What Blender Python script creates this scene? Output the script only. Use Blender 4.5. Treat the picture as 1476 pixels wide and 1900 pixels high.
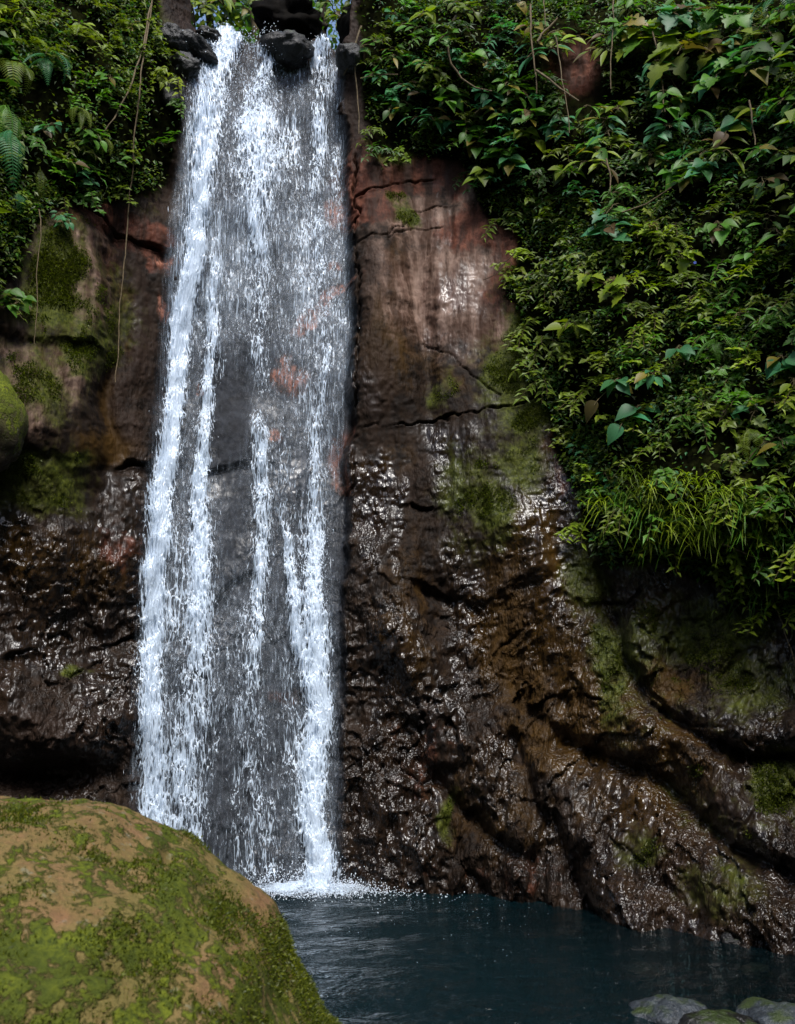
import bpy, math, random
import numpy as np
from mathutils import Matrix, Vector

rad = math.radians
random.seed(7)
RNG = np.random.default_rng(11)
for o in list(bpy.data.objects):
    bpy.data.objects.remove(o)
SC = bpy.context.scene
COL = SC.collection

# ------------------------------------------------------------------ camera
PITCH, FPX, CAMZ = rad(9.5), 1787.0, 1.7
cam_d = bpy.data.cameras.new('camera')
cam = bpy.data.objects.new('camera', cam_d)
COL.objects.link(cam)
cam.location = (0, 0, CAMZ)
cam.rotation_euler = (rad(90) + PITCH, 0, 0)
cam_d.sensor_fit = 'VERTICAL'
cam_d.sensor_height = 36
cam_d.sensor_width = 28
cam_d.lens = 36 * FPX / 1900
cam_d.clip_end = 500
cam_d.clip_start = 0.05
cam_d.dof.use_dof = True
cam_d.dof.focus_distance = 8.6
cam_d.dof.aperture_fstop = 5.0
SC.camera = cam

# ------------------------------------------------------------------ light: bright hazy sky over a gorge
SUN_EL, SUN_AZ = rad(57), rad(166)          # azimuth clockwise from +Y: behind the viewer, to the right
w = bpy.data.worlds.new('World')
SC.world = w
w.use_nodes = True
wn = w.node_tree
wn.nodes.clear()
sky = wn.nodes.new('ShaderNodeTexSky')
sky.sky_type = 'NISHITA'
sky.sun_disc = False
sky.sun_elevation = SUN_EL
sky.sun_rotation = SUN_AZ
sky.air_density = 1.0
sky.dust_density = 2.0
sky.ozone_density = 1.2
bg = wn.nodes.new('ShaderNodeBackground')
bg.inputs['Strength'].default_value = 0.075
wo = wn.nodes.new('ShaderNodeOutputWorld')
wn.links.new(sky.outputs[0], bg.inputs[0])
wn.links.new(bg.outputs[0], wo.inputs[0])
sun_d = bpy.data.lights.new('sun', 'SUN')
sun_d.energy = 1.5
sun_d.angle = rad(20)
sun_d.color = (1.0, 0.98, 0.95)
sun = bpy.data.objects.new('sun', sun_d)
COL.objects.link(sun)
sd = Vector((math.sin(SUN_AZ) * math.cos(SUN_EL), math.cos(SUN_AZ) * math.cos(SUN_EL), math.sin(SUN_EL)))
sun.rotation_euler = sd.to_track_quat('Z', 'Y').to_euler()
vs = SC.view_settings
SC.display_settings.display_device = 'sRGB'
vs.view_transform = 'Standard'
vs.look = 'None'
vs.exposure = 1.62
vs.gamma = 1.0
vs.use_curve_mapping = False
SC.render.engine = 'CYCLES'
SC.cycles.use_denoising = True
SC.cycles.max_bounces = 6
SC.cycles.diffuse_bounces = 3
SC.cycles.glossy_bounces = 3
SC.cycles.transmission_bounces = 4
SC.cycles.transparent_max_bounces = 24
SC.cycles.caustics_reflective = False
SC.cycles.caustics_refractive = False

# ------------------------------------------------------------------ numeric helpers
CP, SP = math.cos(PITCH), math.sin(PITCH)

def to_px(x, y, z):
    d = y * CP + (z - CAMZ) * SP
    u = -y * SP + (z - CAMZ) * CP
    d = np.maximum(d, 0.05)
    return 738 + FPX * x / d, 950 - FPX * u / d

def px_ray(px, py):
    a = (np.asarray(px, float) - 738) / FPX
    b = -(np.asarray(py, float) - 950) / FPX
    v = np.stack([a, CP - b * SP, SP + b * CP], -1)
    return v / np.linalg.norm(v, axis=-1, keepdims=True)

PERM = RNG.permutation(256)
PERM = np.concatenate([PERM, PERM, PERM])
VAL = RNG.random(256) * 2 - 1

def noise(x, y, z=0.0):
    x = np.asarray(x, float); y = np.asarray(y, float) + 0 * x; z = np.asarray(z, float) + 0 * x
    xi = np.floor(x).astype(int); yi = np.floor(y).astype(int); zi = np.floor(z).astype(int)
    fx, fy, fz = x - xi, y - yi, z - zi
    fx = fx * fx * fx * (fx * (fx * 6 - 15) + 10)
    fy = fy * fy * fy * (fy * (fy * 6 - 15) + 10)
    fz = fz * fz * fz * (fz * (fz * 6 - 15) + 10)
    xi &= 255; yi &= 255; zi &= 255
    def h(a, b, c):
        return VAL[PERM[PERM[PERM[(xi + a) & 255] + ((yi + b) & 255)] + ((zi + c) & 255)]]
    def lx(b, c):
        p = h(0, b, c); q = h(1, b, c)
        return p + (q - p) * fx
    def ly(c):
        p = lx(0, c); q = lx(1, c)
        return p + (q - p) * fy
    p = ly(0); q = ly(1)
    return p + (q - p) * fz

def fbm(x, y, z=0.0, octv=4, gain=0.5):
    s, a = 0, 1.0
    for i in range(octv):
        s = s + a * noise(x + 17.3 * i, y - 9.1 * i, z + 5.7 * i)
        x = x * 2.03; y = y * 2.03; z = z * 2.03
        a *= gain
    return s

def ridged(x, y, z=0.0, octv=4):
    s, a = 0, 1.0
    for i in range(octv):
        s = s + a * (1 - 2 * np.abs(noise(x + 31.3 * i, y + 11.1 * i, z)))
        x = x * 2.1; y = y * 2.1; z = z * 2.1
        a *= 0.5
    return s

def sstep(a, b, x):
    t = np.clip((x - a) / (b - a), 0, 1)
    return t * t * (3 - 2 * t)

def poly_dist(P, X, Y):
    """distance to an open polyline, and height of the point below it (px)"""
    best = np.full(X.shape, 1e9); below = np.zeros(X.shape)
    for (x0, y0), (x1, y1) in zip(P[:-1], P[1:]):
        dx, dy = x1 - x0, y1 - y0
        t = np.clip(((X - x0) * dx + (Y - y0) * dy) / (dx * dx + dy * dy), 0, 1)
        ex, ey = X - (x0 + t * dx), Y - (y0 + t * dy)
        d = np.hypot(ex, ey)
        m = d < best
        best = np.where(m, d, best)
        below = np.where(m, ey, below)
    return best, below

def in_poly(P, X, Y):
    """signed distance, positive inside"""
    ins = np.zeros(X.shape, bool)
    n = len(P)
    for i in range(n):
        (x0, y0), (x1, y1) = P[i], P[(i + 1) % n]
        if y0 == y1:
            continue
        c = ((y0 > Y) != (y1 > Y)) & (X < (x1 - x0) * (Y - y0) / (y1 - y0) + x0)
        ins ^= c
    d, _ = poly_dist(list(P) + [P[0]], X, Y)
    return np.where(ins, d, -d)

def blob(X, Y, cx, cy, rx, ry, rot=0):
    c, s = math.cos(rad(rot)), math.sin(rad(rot))
    u = ((X - cx) * c + (Y - cy) * s) / rx
    v = (-(X - cx) * s + (Y - cy) * c) / ry
    return np.exp(-(u * u + v * v))

def tag(o, label=None, cat=None, group=None, kind=None):
    if label: o['label'] = label
    if cat: o['category'] = cat
    if group: o['group'] = group
    if kind: o['kind'] = kind
    return o

def np_mesh(name, verts, faces, smooth=True):
    """faces: (n,3) or (n,4) int array"""
    me = bpy.data.meshes.new(name)
    verts = np.asarray(verts, np.float32); faces = np.asarray(faces, np.int32)
    k = faces.shape[1]
    me.vertices.add(len(verts)); me.vertices.foreach_set('co', verts.ravel())
    me.loops.add(faces.size); me.loops.foreach_set('vertex_index', faces.ravel())
    me.polygons.add(len(faces))
    me.polygons.foreach_set('loop_start', np.arange(0, faces.size, k, dtype=np.int32))
    me.polygons.foreach_set('loop_total', np.full(len(faces), k, np.int32))
    me.polygons.foreach_set('use_smooth', np.full(len(faces), smooth, bool))
    me.update(calc_edges=True)
    return me

def attr(me, name, arr):
    a = me.attributes.new(name, 'FLOAT', 'POINT')
    a.data.foreach_set('value', np.asarray(arr, np.float32).ravel())

def link(name, me, mat=None, parent=None):
    o = bpy.data.objects.new(name, me)
    COL.objects.link(o)
    if mat is not None and len(me.materials) == 0:
        me.materials.append(mat)
    if parent is not None:
        o.parent = parent
    return o

def empty(name, loc=(0, 0, 0)):
    o = bpy.data.objects.new(name, None)
    COL.objects.link(o)
    o.location = loc
    o.empty_display_size = 0.1
    return o

def grid_faces(nr, nc):
    i = np.arange(nr * nc).reshape(nr, nc)
    return np.stack([i[:-1, :-1], i[:-1, 1:], i[1:, 1:], i[1:, :-1]], -1).reshape(-1, 4)

# ------------------------------------------------------------------ node helpers
class NT:
    def __init__(self, name):
        self.m = bpy.data.materials.new(name)
        self.m.use_nodes = True
        self.t = self.m.node_tree
        self.t.nodes.clear()
        self.out = self.t.nodes.new('ShaderNodeOutputMaterial')
    def n(self, typ, **kw):
        nd = self.t.nodes.new(typ)
        for k, v in kw.items():
            if k.startswith('i_'):
                nd.inputs[k[2:].replace('_', ' ')].default_value = v
            else:
                setattr(nd, k, v)
        return nd
    def l(self, a, b):
        self.t.links.new(a, b)
    def set(self, sock, v):
        if isinstance(v, (int, float)):
            sock.default_value = v
        elif isinstance(v, tuple):
            sock.default_value = v if len(v) == 4 or sock.type == 'VECTOR' else (*v, 1)
        else:
            self.l(v, sock)
    def math(self, op, a, b=0.0, c=None, clamp=False):
        nd = self.n('ShaderNodeMath', operation=op)
        nd.use_clamp = clamp
        self.set(nd.inputs[0], a); self.set(nd.inputs[1], b)
        if c is not None: self.set(nd.inputs[2], c)
        return nd.outputs[0]
    def mix(self, f, a, b, blend='MIX'):
        nd = self.n('ShaderNodeMix', data_type='RGBA', blend_type=blend)
        self.set(nd.inputs[0], f); self.set(nd.inputs[6], a); self.set(nd.inputs[7], b)
        return nd.outputs[2]
    def fmix(self, f, a, b):
        nd = self.n('ShaderNodeMix', data_type='FLOAT')
        self.set(nd.inputs[0], f); self.set(nd.inputs[2], a); self.set(nd.inputs[3], b)
        return nd.outputs[0]
    def ss(self, v, a, b, lo=0.0, hi=1.0):
        nd = self.n('ShaderNodeMapRange', interpolation_type='SMOOTHSTEP')
        self.set(nd.inputs[0], v); self.set(nd.inputs[1], a); self.set(nd.inputs[2], b)
        self.set(nd.inputs[3], lo); self.set(nd.inputs[4], hi)
        return nd.outputs[0]
    def at(self, name):
        return self.n('ShaderNodeAttribute', attribute_name=name).outputs['Fac']
    def coords(self, scale=(1, 1, 1), loc=(0, 0, 0), rot=(0, 0, 0), src='Object'):
        tc = self.n('ShaderNodeTexCoord')
        mp = self.n('ShaderNodeMapping')
        mp.inputs['Scale'].default_value = scale
        mp.inputs['Location'].default_value = loc
        mp.inputs['Rotation'].default_value = rot
        self.l(tc.outputs[src], mp.inputs[0])
        return mp.outputs[0]
    def noise(self, vec, scale, detail=3, rough=0.5, dist=0.0):
        nd = self.n('ShaderNodeTexNoise')
        self.set(nd.inputs['Vector'], vec)
        nd.inputs['Scale'].default_value = scale
        nd.inputs['Detail'].default_value = detail
        nd.inputs['Roughness'].default_value = rough
        nd.inputs['Distortion'].default_value = dist
        return nd.outputs['Fac']
    def voro(self, vec, scale, feature='F1', rnd=1.0):
        nd = self.n('ShaderNodeTexVoronoi', feature=feature)
        self.set(nd.inputs['Vector'], vec)
        nd.inputs['Scale'].default_value = scale
        nd.inputs['Randomness'].default_value = rnd
        return nd.outputs['Distance']
    def bump(self, h, strength, dist, normal=None):
        nd = self.n('ShaderNodeBump')
        nd.inputs['Strength'].default_value = strength
        nd.inputs['Distance'].default_value = dist
        self.l(h, nd.inputs['Height'])
        if normal is not None: self.l(normal, nd.inputs['Normal'])
        return nd.outputs[0]
    def pbsdf(self, col, rough, normal=None, spec=0.5, **kw):
        nd = self.n('ShaderNodeBsdfPrincipled')
        self.set(nd.inputs['Base Color'], col); self.set(nd.inputs['Roughness'], rough)
        self.set(nd.inputs['Specular IOR Level'], spec)
        if normal is not None: self.l(normal, nd.inputs['Normal'])
        for k, v in kw.items():
            self.set(nd.inputs[k.replace('_', ' ')], v)
        return nd.outputs[0]
    def done(self, sh):
        self.l(sh, self.out.inputs[0])
        return self.m

# ------------------------------------------------------------------ materials
def mat_rock():
    t = NT('wet_rock')
    co = t.coords()
    cs = t.coords(scale=(1, 1, 0.22))
    n1 = t.noise(co, 1.6, 5, 0.6)
    n2 = t.noise(co, 9, 5, 0.65)
    st = t.noise(cs, 14, 4, 0.6, 0.4)
    st2 = t.noise(cs, 4.5, 4, 0.6, 0.6)
    base = t.mix(t.ss(n2, 0.3, 0.7), (0.006, 0.0036, 0.0022), (0.022, 0.0125, 0.007))
    base = t.mix(t.ss(n1, 0.5, 0.75, 0, 0.6), base, (0.020, 0.0145, 0.0115))
    def layer(base, name, col, soft=0.22, amp=1.0, s1=n2, s2=st2, mx=1.0):
        v = t.math('ADD', t.at(name), t.math('MULTIPLY', t.math('SUBTRACT', t.math('ADD', t.math('MULTIPLY', s1, 0.5), t.math('MULTIPLY', s2, 0.5)), 0.5), amp * 2))
        return t.mix(t.math('MULTIPLY', t.ss(v, 0.5 - soft, 0.5 + soft, 0, mx), t.ss(t.at(name), 0.03, 0.25)), base, col)
    och = t.mix(st, (0.060, 0.030, 0.0045), (0.024, 0.0125, 0.0035))
    base = layer(base, 'ochre', och, 0.3)
    stain = t.ss(t.noise(t.coords(scale=(1, 1, 0.07)), 7.5, 4, 0.65, 0.3), 0.36, 0.62)
    pale = t.mix(t.ss(st, 0.3, 0.7), (0.105, 0.060, 0.044), (0.23, 0.155, 0.12))
    pale = t.mix(stain, (0.05, 0.026, 0.016), pale)
    base = layer(base, 'pale', pale, 0.35)
    redc = t.mix(t.ss(n2, 0.35, 0.7), (0.060, 0.018, 0.010), (0.14, 0.052, 0.031))
    redc = t.mix(stain, (0.03, 0.013, 0.008), redc)
    base = layer(base, 'red', redc, 0.25)
    brk = t.mix(t.ss(n2, 0.35, 0.7), (0.15, 0.055, 0.032), (0.33, 0.14, 0.09))
    brk = t.mix(t.ss(t.noise(t.coords(scale=(1, 1, 0.3)), 30, 4, 0.7), 0.42, 0.58), (0.05, 0.025, 0.018), brk)
    base = layer(base, 'bright', brk, 0.5, 2.4, t.noise(t.coords(scale=(1, 1, 0.4)), 24, 4, 0.7), st)
    dk = t.mix(st, (0.012, 0.008, 0.006), (0.035, 0.02, 0.013))
    base = layer(base, 'dark', dk, 0.35, mx=0.9)  # dark stone colour, which also carries the painted shade
    gc = t.mix(t.ss(n2, 0.3, 0.7), (0.009, 0.0105, 0.0135), (0.034, 0.040, 0.050))
    base = t.mix(t.math('MULTIPLY', t.at('grey'), t.ss(t.math('ADD', t.at('bright'), t.at('red')), 0.1, 0.5, 0.85, 0.0)), base, gc)
    nm = t.noise(co, 30, 4, 0.7)
    mossc = t.mix(t.ss(nm, 0.3, 0.7), (0.020, 0.027, 0.004), (0.075, 0.086, 0.010))
    base = layer(base, 'moss', mossc, 0.38, 1.5, n2, n1)
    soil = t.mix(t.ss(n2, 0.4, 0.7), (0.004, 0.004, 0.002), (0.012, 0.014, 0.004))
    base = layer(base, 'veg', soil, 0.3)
    # wetness -> gloss, in vertical runs
    wet = t.at('wet')
    wv = t.math('ADD', wet, t.math('MULTIPLY', t.math('SUBTRACT', st2, 0.5), 0.9))
    wv = t.ss(t.math('ADD', wv, t.math('MULTIPLY', t.math('SUBTRACT', n1, 0.5), 1.7)), 0.32, 0.95)
    wv = t.math('MULTIPLY', wv, t.math('SUBTRACT', 1.0, t.math('MULTIPLY', t.ss(t.at('moss'), 0.1, 0.6), 0.75)))
    rg = t.fmix(wv, 0.7, t.ss(n1, 0.3, 0.7, 0.15, 0.32))
    vg = t.math('SUBTRACT', 1.0, t.ss(t.at('veg'), 0.1, 0.6))
    spec = t.math('MULTIPLY', t.fmix(wv, 0.12, 0.36), vg)
    wv = t.math('MULTIPLY', wv, vg)
    # relief
    h1 = t.noise(t.coords(scale=(1, 1, 0.30)), 26, 2.0, 0.5, 0.7)
    h2 = t.voro(t.coords(scale=(1, 1, 0.6)), 31, 'SMOOTH_F1')
    h3 = t.noise(t.coords(scale=(1, 1, 0.55)), 58, 1, 0.4)
    hh = t.math('ADD', t.math('MULTIPLY', h1, 1.0), t.math('ADD', t.math('MULTIPLY', h2, -0.5), t.math('MULTIPLY', h3, 0.30)))
    rel = t.math('MULTIPLY', t.at('rough'), t.ss(t.noise(t.coords(loc=(4, 1, 2), scale=(1, 1, 0.5)), 2.6, 3, 0.6), 0.36, 0.64, 0.25, 1.1))
    hh = t.math('MULTIPLY', hh, rel)
    nrm = t.bump(hh, 1.0, 0.038)
    return t.done(t.pbsdf(base, rg, nrm, spec, Coat_Weight=t.math('MULTIPLY', wv, 0.30), Coat_Roughness=0.16, Coat_IOR=1.4, Coat_Normal=nrm))

def mat_boulder(name='mossy_stone', moss=0.5, rock=((0.18, 0.100, 0.042), (0.24, 0.118, 0.066)), mossc=((0.028, 0.042, 0.003), (0.115, 0.135, 0.007)), rough=0.8):
    t = NT(name)
    co = t.coords()
    n1 = t.noise(co, 3.4, 6, 0.62, 0.4)
    n2 = t.noise(co, 16, 5, 0.65, 0.3)
    n3 = t.noise(co, 60, 4, 0.7)
    rk = t.mix(t.ss(n1, 0.35, 0.65), rock[0], rock[1])
    rk = t.mix(t.ss(n3, 0.35, 0.7, 0, 0.55), rk, (rock[0][0] * 0.35, rock[0][1] * 0.4, rock[0][2] * 0.5))
    lich = t.ss(t.noise(t.coords(loc=(3, 5, 1)), 22, 4, 0.6), 0.60, 0.68, 0, 0.6)
    rk = t.mix(lich, rk, (0.19, 0.19, 0.165))
    film = t.ss(t.math('ADD', t.at('moss'), t.math('SUBTRACT', n2, 0.5)), 0.10, 0.65, 0, 0.6)
    rk = t.mix(film, rk, (0.12, 0.125, 0.026))
    v = t.math('ADD', t.at('moss'), t.math('ADD', t.math('MULTIPLY', t.math('SUBTRACT', n1, 0.5), 1.1), t.math('ADD', t.math('MULTIPLY', t.math('SUBTRACT', n2, 0.5), 2.7), t.math('MULTIPLY', t.math('SUBTRACT', n3, 0.5), 0.8))))
    mk = t.ss(v, 0.40, 0.68)
    mc = t.mix(t.ss(n3, 0.3, 0.7), mossc[0], mossc[1])
    mc = t.mix(t.ss(t.noise(co, 7, 3), 0.4, 0.65, 0, 0.7), mc, (mossc[0][0] * 1.3, mossc[0][1] * 1.2, mossc[0][2]))
    col = t.mix(mk, rk, mc)
    hgt = t.math('ADD', t.math('MULTIPLY', mk, 0.6), t.math('ADD', t.math('MULTIPLY', n3, 0.6), t.math('MULTIPLY', n2, 0.7)))
    nrm = t.bump(hgt, 0.9, 0.018)
    return t.done(t.pbsdf(col, rough, nrm, 0.25))

def mat_darkrock(name, c0, c1, rough=0.28, moss=0.0):
    t = NT(name)
    co = t.coords()
    n1 = t.noise(co, 3, 5, 0.6)
    n2 = t.noise(co, 18, 5, 0.65)
    col = t.mix(t.ss(n2, 0.3, 0.7), c0, c1)
    if moss:
        g = t.n('ShaderNodeNewGeometry')
        sx = t.n('ShaderNodeSeparateXYZ')
        t.l(g.outputs['Normal'], sx.inputs[0])
        v = t.math('ADD', t.math('MULTIPLY', sx.outputs[2], 0.5), n1)
        col = t.mix(t.ss(v, 0.95 - moss, 1.1 - moss), col, (0.025, 0.04, 0.008))
    h = t.math('ADD', n2, t.math('MULTIPLY', t.noise(co, 60, 3), 0.4))
    return t.done(t.pbsdf(col, t.ss(n1, 0.3, 0.7, rough, rough + 0.2), t.bump(h, 0.8, 0.03), 0.5))

def mat_foam(name, mode):
    """white water: sheets of broken foam; density comes from the 'dens' attribute of the sheet"""
    t = NT(name)
    off = {'film': (0, 0, 0), 'stream': (5.3, 2.2, 1.7), 'front': (9.1, 4.4, 3.9)}[mode]
    sc_ = (1, 1, 0.14)
    base = t.coords(scale=sc_, loc=off)
    a = t.noise(base, 38, 3, 0.55, 0.9)
    b = t.noise(base, 95, 2, 0.5, 0.6)
    big = t.noise(t.coords(scale=(1, 1, 0.25), loc=off), 9, 3, 0.5, 0.4)
    # lace: thin bright strings round distorted cells
    dn = t.n('ShaderNodeTexNoise'); t.set(dn.inputs['Vector'], base); dn.inputs['Scale'].default_value = 22
    vm = t.n('ShaderNodeVectorMath', operation='SCALE'); t.l(dn.outputs['Color'], vm.inputs[0]); vm.inputs['Scale'].default_value = 0.06
    va = t.n('ShaderNodeVectorMath', operation='ADD'); t.l(base, va.inputs[0]); t.l(vm.outputs[0], va.inputs[1])
    ed = t.voro(va.outputs[0], 30, 'DISTANCE_TO_EDGE')
    lace = t.ss(ed, 0.0, 0.16, 0.17, 0.0)
    v = t.math('ADD', t.math('MULTIPLY', a, 0.62), t.math('MULTIPLY', b, 0.38))
    v = t.math('ADD', v, t.math('ADD', lace, t.math('MULTIPLY', t.math('SUBTRACT', big, 0.5), 0.35)))
    d = t.at('dens')
    thr = t.fmix(d, 0.84, 0.16)
    al = t.ss(t.math('SUBTRACT', v, thr), -0.03, 0.19)
    al = t.math('MULTIPLY', al, t.ss(d, 0.0, 0.12))
    if mode == 'film':
        ln = t.noise(t.coords(scale=(1, 1, 0.035), loc=(1, 1, 1)), 46, 3, 0.6, 0.3)
        ln2 = t.noise(t.coords(scale=(1, 1, 0.09), loc=(2, 1, 1)), 90, 2, 0.6, 0.2)
        fine = t.math('MULTIPLY', t.ss(ln, 0.44, 0.66), t.ss(ln2, 0.36, 0.62, 0.25, 1.0))
        fine = t.math('MULTIPLY', t.math('MULTIPLY', fine, t.at('veil')), 2.3)
        al = t.math('MAXIMUM', t.math('MULTIPLY', al, 0.92), t.math('MINIMUM', fine, 0.78))
        veil = t.math('MULTIPLY', t.math('MULTIPLY', t.at('veil'), t.ss(t.noise(t.coords(scale=(1, 1, 0.18)), 26, 4, 0.6), 0.3, 0.75, 0.25, 1.0)), 0.78)
        al = t.math('MAXIMUM', al, veil)
    al = t.math('MINIMUM', al, 0.98)
    dif = t.n('ShaderNodeBsdfDiffuse'); dif.inputs[0].default_value = (0.72, 0.85, 1.0, 1)
    trl = t.n('ShaderNodeBsdfTranslucent'); trl.inputs[0].default_value = (0.64, 0.80, 1.0, 1)
    gls = t.n('ShaderNodeBsdfGlossy'); gls.inputs['Roughness'].default_value = 0.25; gls.inputs[0].default_value = (1, 1, 1, 1)
    bp = t.bump(v, 0.5, 0.05)
    t.l(bp, dif.inputs['Normal']); t.l(bp, gls.inputs['Normal'])
    m1 = t.n('ShaderNodeMixShader'); m1.inputs[0].default_value = 0.25
    t.l(dif.outputs[0], m1.inputs[1]); t.l(trl.outputs[0], m1.inputs[2])
    m2 = t.n('ShaderNodeMixShader'); m2.inputs[0].default_value = 0.10
    t.l(m1.outputs[0], m2.inputs[1]); t.l(gls.outputs[0], m2.inputs[2])
    tr = t.n('ShaderNodeBsdfTransparent')
    m3 = t.n('ShaderNodeMixShader')
    t.l(al, m3.inputs[0]); t.l(tr.outputs[0], m3.inputs[1]); t.l(m2.outputs[0], m3.inputs[2])
    return t.done(m3.outputs[0])

def mat_drop():
    t = NT('water_drops')
    return t.done(t.pbsdf((0.78, 0.87, 0.98), 0.2, None, 0.6))

def mat_pool():
    t = NT('pool_water')
    co = t.coords(scale=(1, 1.6, 1))
    h = t.math('ADD', t.noise(co, 5, 3, 0.5, 0.6), t.math('ADD', t.math('MULTIPLY', t.noise(co, 16, 3, 0.55, 0.8), 0.45), t.math('MULTIPLY', t.noise(co, 45, 2), 0.10)))
    nrm = t.bump(h, 0.8, 0.06)
    dif = t.n('ShaderNodeBsdfDiffuse'); dif.inputs[0].default_value = (0.0022, 0.0105, 0.0135, 1)
    tr = t.n('ShaderNodeBsdfTransparent'); tr.inputs[0].default_value = (0.30, 0.42, 0.44, 1)
    m1 = t.n('ShaderNodeMixShader'); t.set(m1.inputs[0], t.ss(t.at('deep'), 0.0, 1.0, 0.25, 0.9))
    t.l(tr.outputs[0], m1.inputs[1]); t.l(dif.outputs[0], m1.inputs[2])
    gl = t.n('ShaderNodeBsdfGlossy'); gl.inputs['Roughness'].default_value = 0.06
    t.l(nrm, gl.inputs['Normal'])
    fr = t.n('ShaderNodeFresnel'); fr.inputs[0].default_value = 1.33; t.l(nrm, fr.inputs['Normal'])
    m2 = t.n('ShaderNodeMixShader')
    t.l(fr.outputs[0], m2.inputs[0]); t.l(m1.outputs[0], m2.inputs[1]); t.l(gl.outputs[0], m2.inputs[2])
    return t.done(m2.outputs[0])

def mat_leaf(name, use_attr=False, rough=0.48, tr_w=0.34, spec=0.32):
    """leaf colour comes from the object's own colour (or a per-leaf attribute) with a little variation"""
    t = NT(name)
    if use_attr:
        c = t.n('ShaderNodeAttribute', attribute_name='leafcol').outputs['Color']
        rnd = t.noise(t.coords(), 3.0, 2)
    else:
        oi = t.n('ShaderNodeObjectInfo')
        c = oi.outputs['Color']
        rnd = oi.outputs['Random']
    c = t.mix(t.ss(rnd, 0.0, 1.0, 0.0, 0.35), c, (0.025, 0.055, 0.006))
    n = t.noise(t.coords(), 40, 3)
    c = t.mix(t.ss(n, 0.35, 0.75, 0, 0.35), c, (0.05, 0.06, 0.01))
    p = t.pbsdf(c, rough, None, spec)
    trl = t.n('ShaderNodeBsdfTranslucent')
    t.l(t.mix(1.0, c, (1.4, 1.5, 0.5), 'MULTIPLY'), trl.inputs[0])
    m = t.n('ShaderNodeMixShader'); m.inputs[0].default_value = tr_w
    t.l(p, m.inputs[1]); t.l(trl.outputs[0], m.inputs[2])
    return t.done(m.outputs[0])

def mat_plain(name, c0, c1, rough=0.8, scale=20, stretch=1.0, spec=0.3):
    t = NT(name)
    n = t.noise(t.coords(scale=(1, 1, stretch)), scale, 4, 0.6)
    return t.done(t.pbsdf(t.mix(t.ss(n, 0.3, 0.7), c0, c1), rough, t.bump(n, 0.5, 0.01), spec))

M = dict(
    rock=mat_rock(), boulder=mat_boulder(),
    ledge=mat_boulder('green_moss_stone', rock=((0.03, 0.02, 0.012), (0.05, 0.035, 0.02)), mossc=((0.04, 0.055, 0.003), (0.15, 0.18, 0.008))),
    lip=mat_darkrock('black_wet_rock', (0.003, 0.003, 0.003), (0.010, 0.0095, 0.009), 0.35, 0.10),
    grey=mat_darkrock('grey_stone', (0.014, 0.018, 0.022), (0.045, 0.055, 0.068), 0.4, 0.06),
    brown=mat_darkrock('brown_stone', (0.05, 0.032, 0.016), (0.12, 0.075, 0.035), 0.5),
    film=mat_foam('water_veil', 'film'), stream=mat_foam('white_water', 'stream'), front=mat_foam('white_water_front', 'front'),
    drop=mat_drop(), pool=mat_pool(),
    leaf=mat_leaf('leaf_green'), small=mat_leaf('small_leaf_green', True), fern=mat_leaf('fern_green', False),
    sprig=mat_leaf('sprig_green', False),
    stem=mat_plain('stem_brown', (0.05, 0.04, 0.015), (0.10, 0.075, 0.03)),
    vine=mat_plain('vine_bark', (0.06, 0.045, 0.022), (0.15, 0.11, 0.06), 0.8, 60, 0.3),
    bark=mat_plain('bark', (0.010, 0.008, 0.005), (0.04, 0.03, 0.016), 0.85, 14, 0.3),
    black=mat_plain('rotten_bark', (0.0015, 0.0012, 0.001), (0.005, 0.004, 0.003), 0.8, 14, 0.3, 0.05),
    blue=mat_plain('blue_petal', (0.03, 0.07, 0.35), (0.05, 0.1, 0.45), 0.5),
    bed=mat_plain('pool_bed_stone', (0.012, 0.010, 0.007), (0.07, 0.045, 0.026), 0.8, 3),
)

# ------------------------------------------------------------------ the cliff: a surface r(azimuth, z) round the pool
AZ_K = [-125, -95, -65, -42, -30, -24, -14, -6.6, -3, 3, 4.9, 9.7, 13.7, 17.6, 21.3, 26, 34, 48, 70, 95, 125]
R_K = [7.5, 6.8, 6.8, 7.4, 7.75, 7.95, 8.15, 8.12, 8.12, 8.08, 8.01, 7.64, 7.24, 6.98, 6.87, 6.6, 6.1, 5.6, 5.3, 5.6, 6.5]
azd = np.concatenate([np.linspace(-125, -26, 100)[:-1], np.linspace(-26, 26, 640), np.linspace(26, 125, 80)[1:]])
zz = np.concatenate([np.linspace(-1.5, -0.15, 12)[:-1], np.linspace(-0.15, 9.6, 830), np.linspace(9.6, 14, 30)[1:]])
NZ, NA = len(zz), len(azd)
AZ, ZZ = np.meshgrid(np.radians(azd), zz)
AZD = np.degrees(AZ)
r = np.interp(azd, AZ_K, R_K)[None, :] + 0 * ZZ
lean = np.interp(azd, [-125, -60, -24, -12, -6, 0, 6, 14, 22, 30, 60, 125], [0.05, 0.05, 0.10, 0.15, 0.16, 0.17, 0.20, 0.24, 0.26, 0.2, 0.08, 0.05])
r = r + lean[None, :] * ZZ
# the skirt of the buttress: flatter near the water on the right
fl = sstep(4, 16, AZD) * (1 - sstep(40, 60, AZD))
r = r + fl * (0.55 * (1 - np.exp(-np.maximum(ZZ, 0) / 1.1)) - 0.25 * np.minimum(ZZ, 0) * -1)
r = r + 0.25 * np.minimum(ZZ, 0)        # under water the foot runs out
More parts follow.
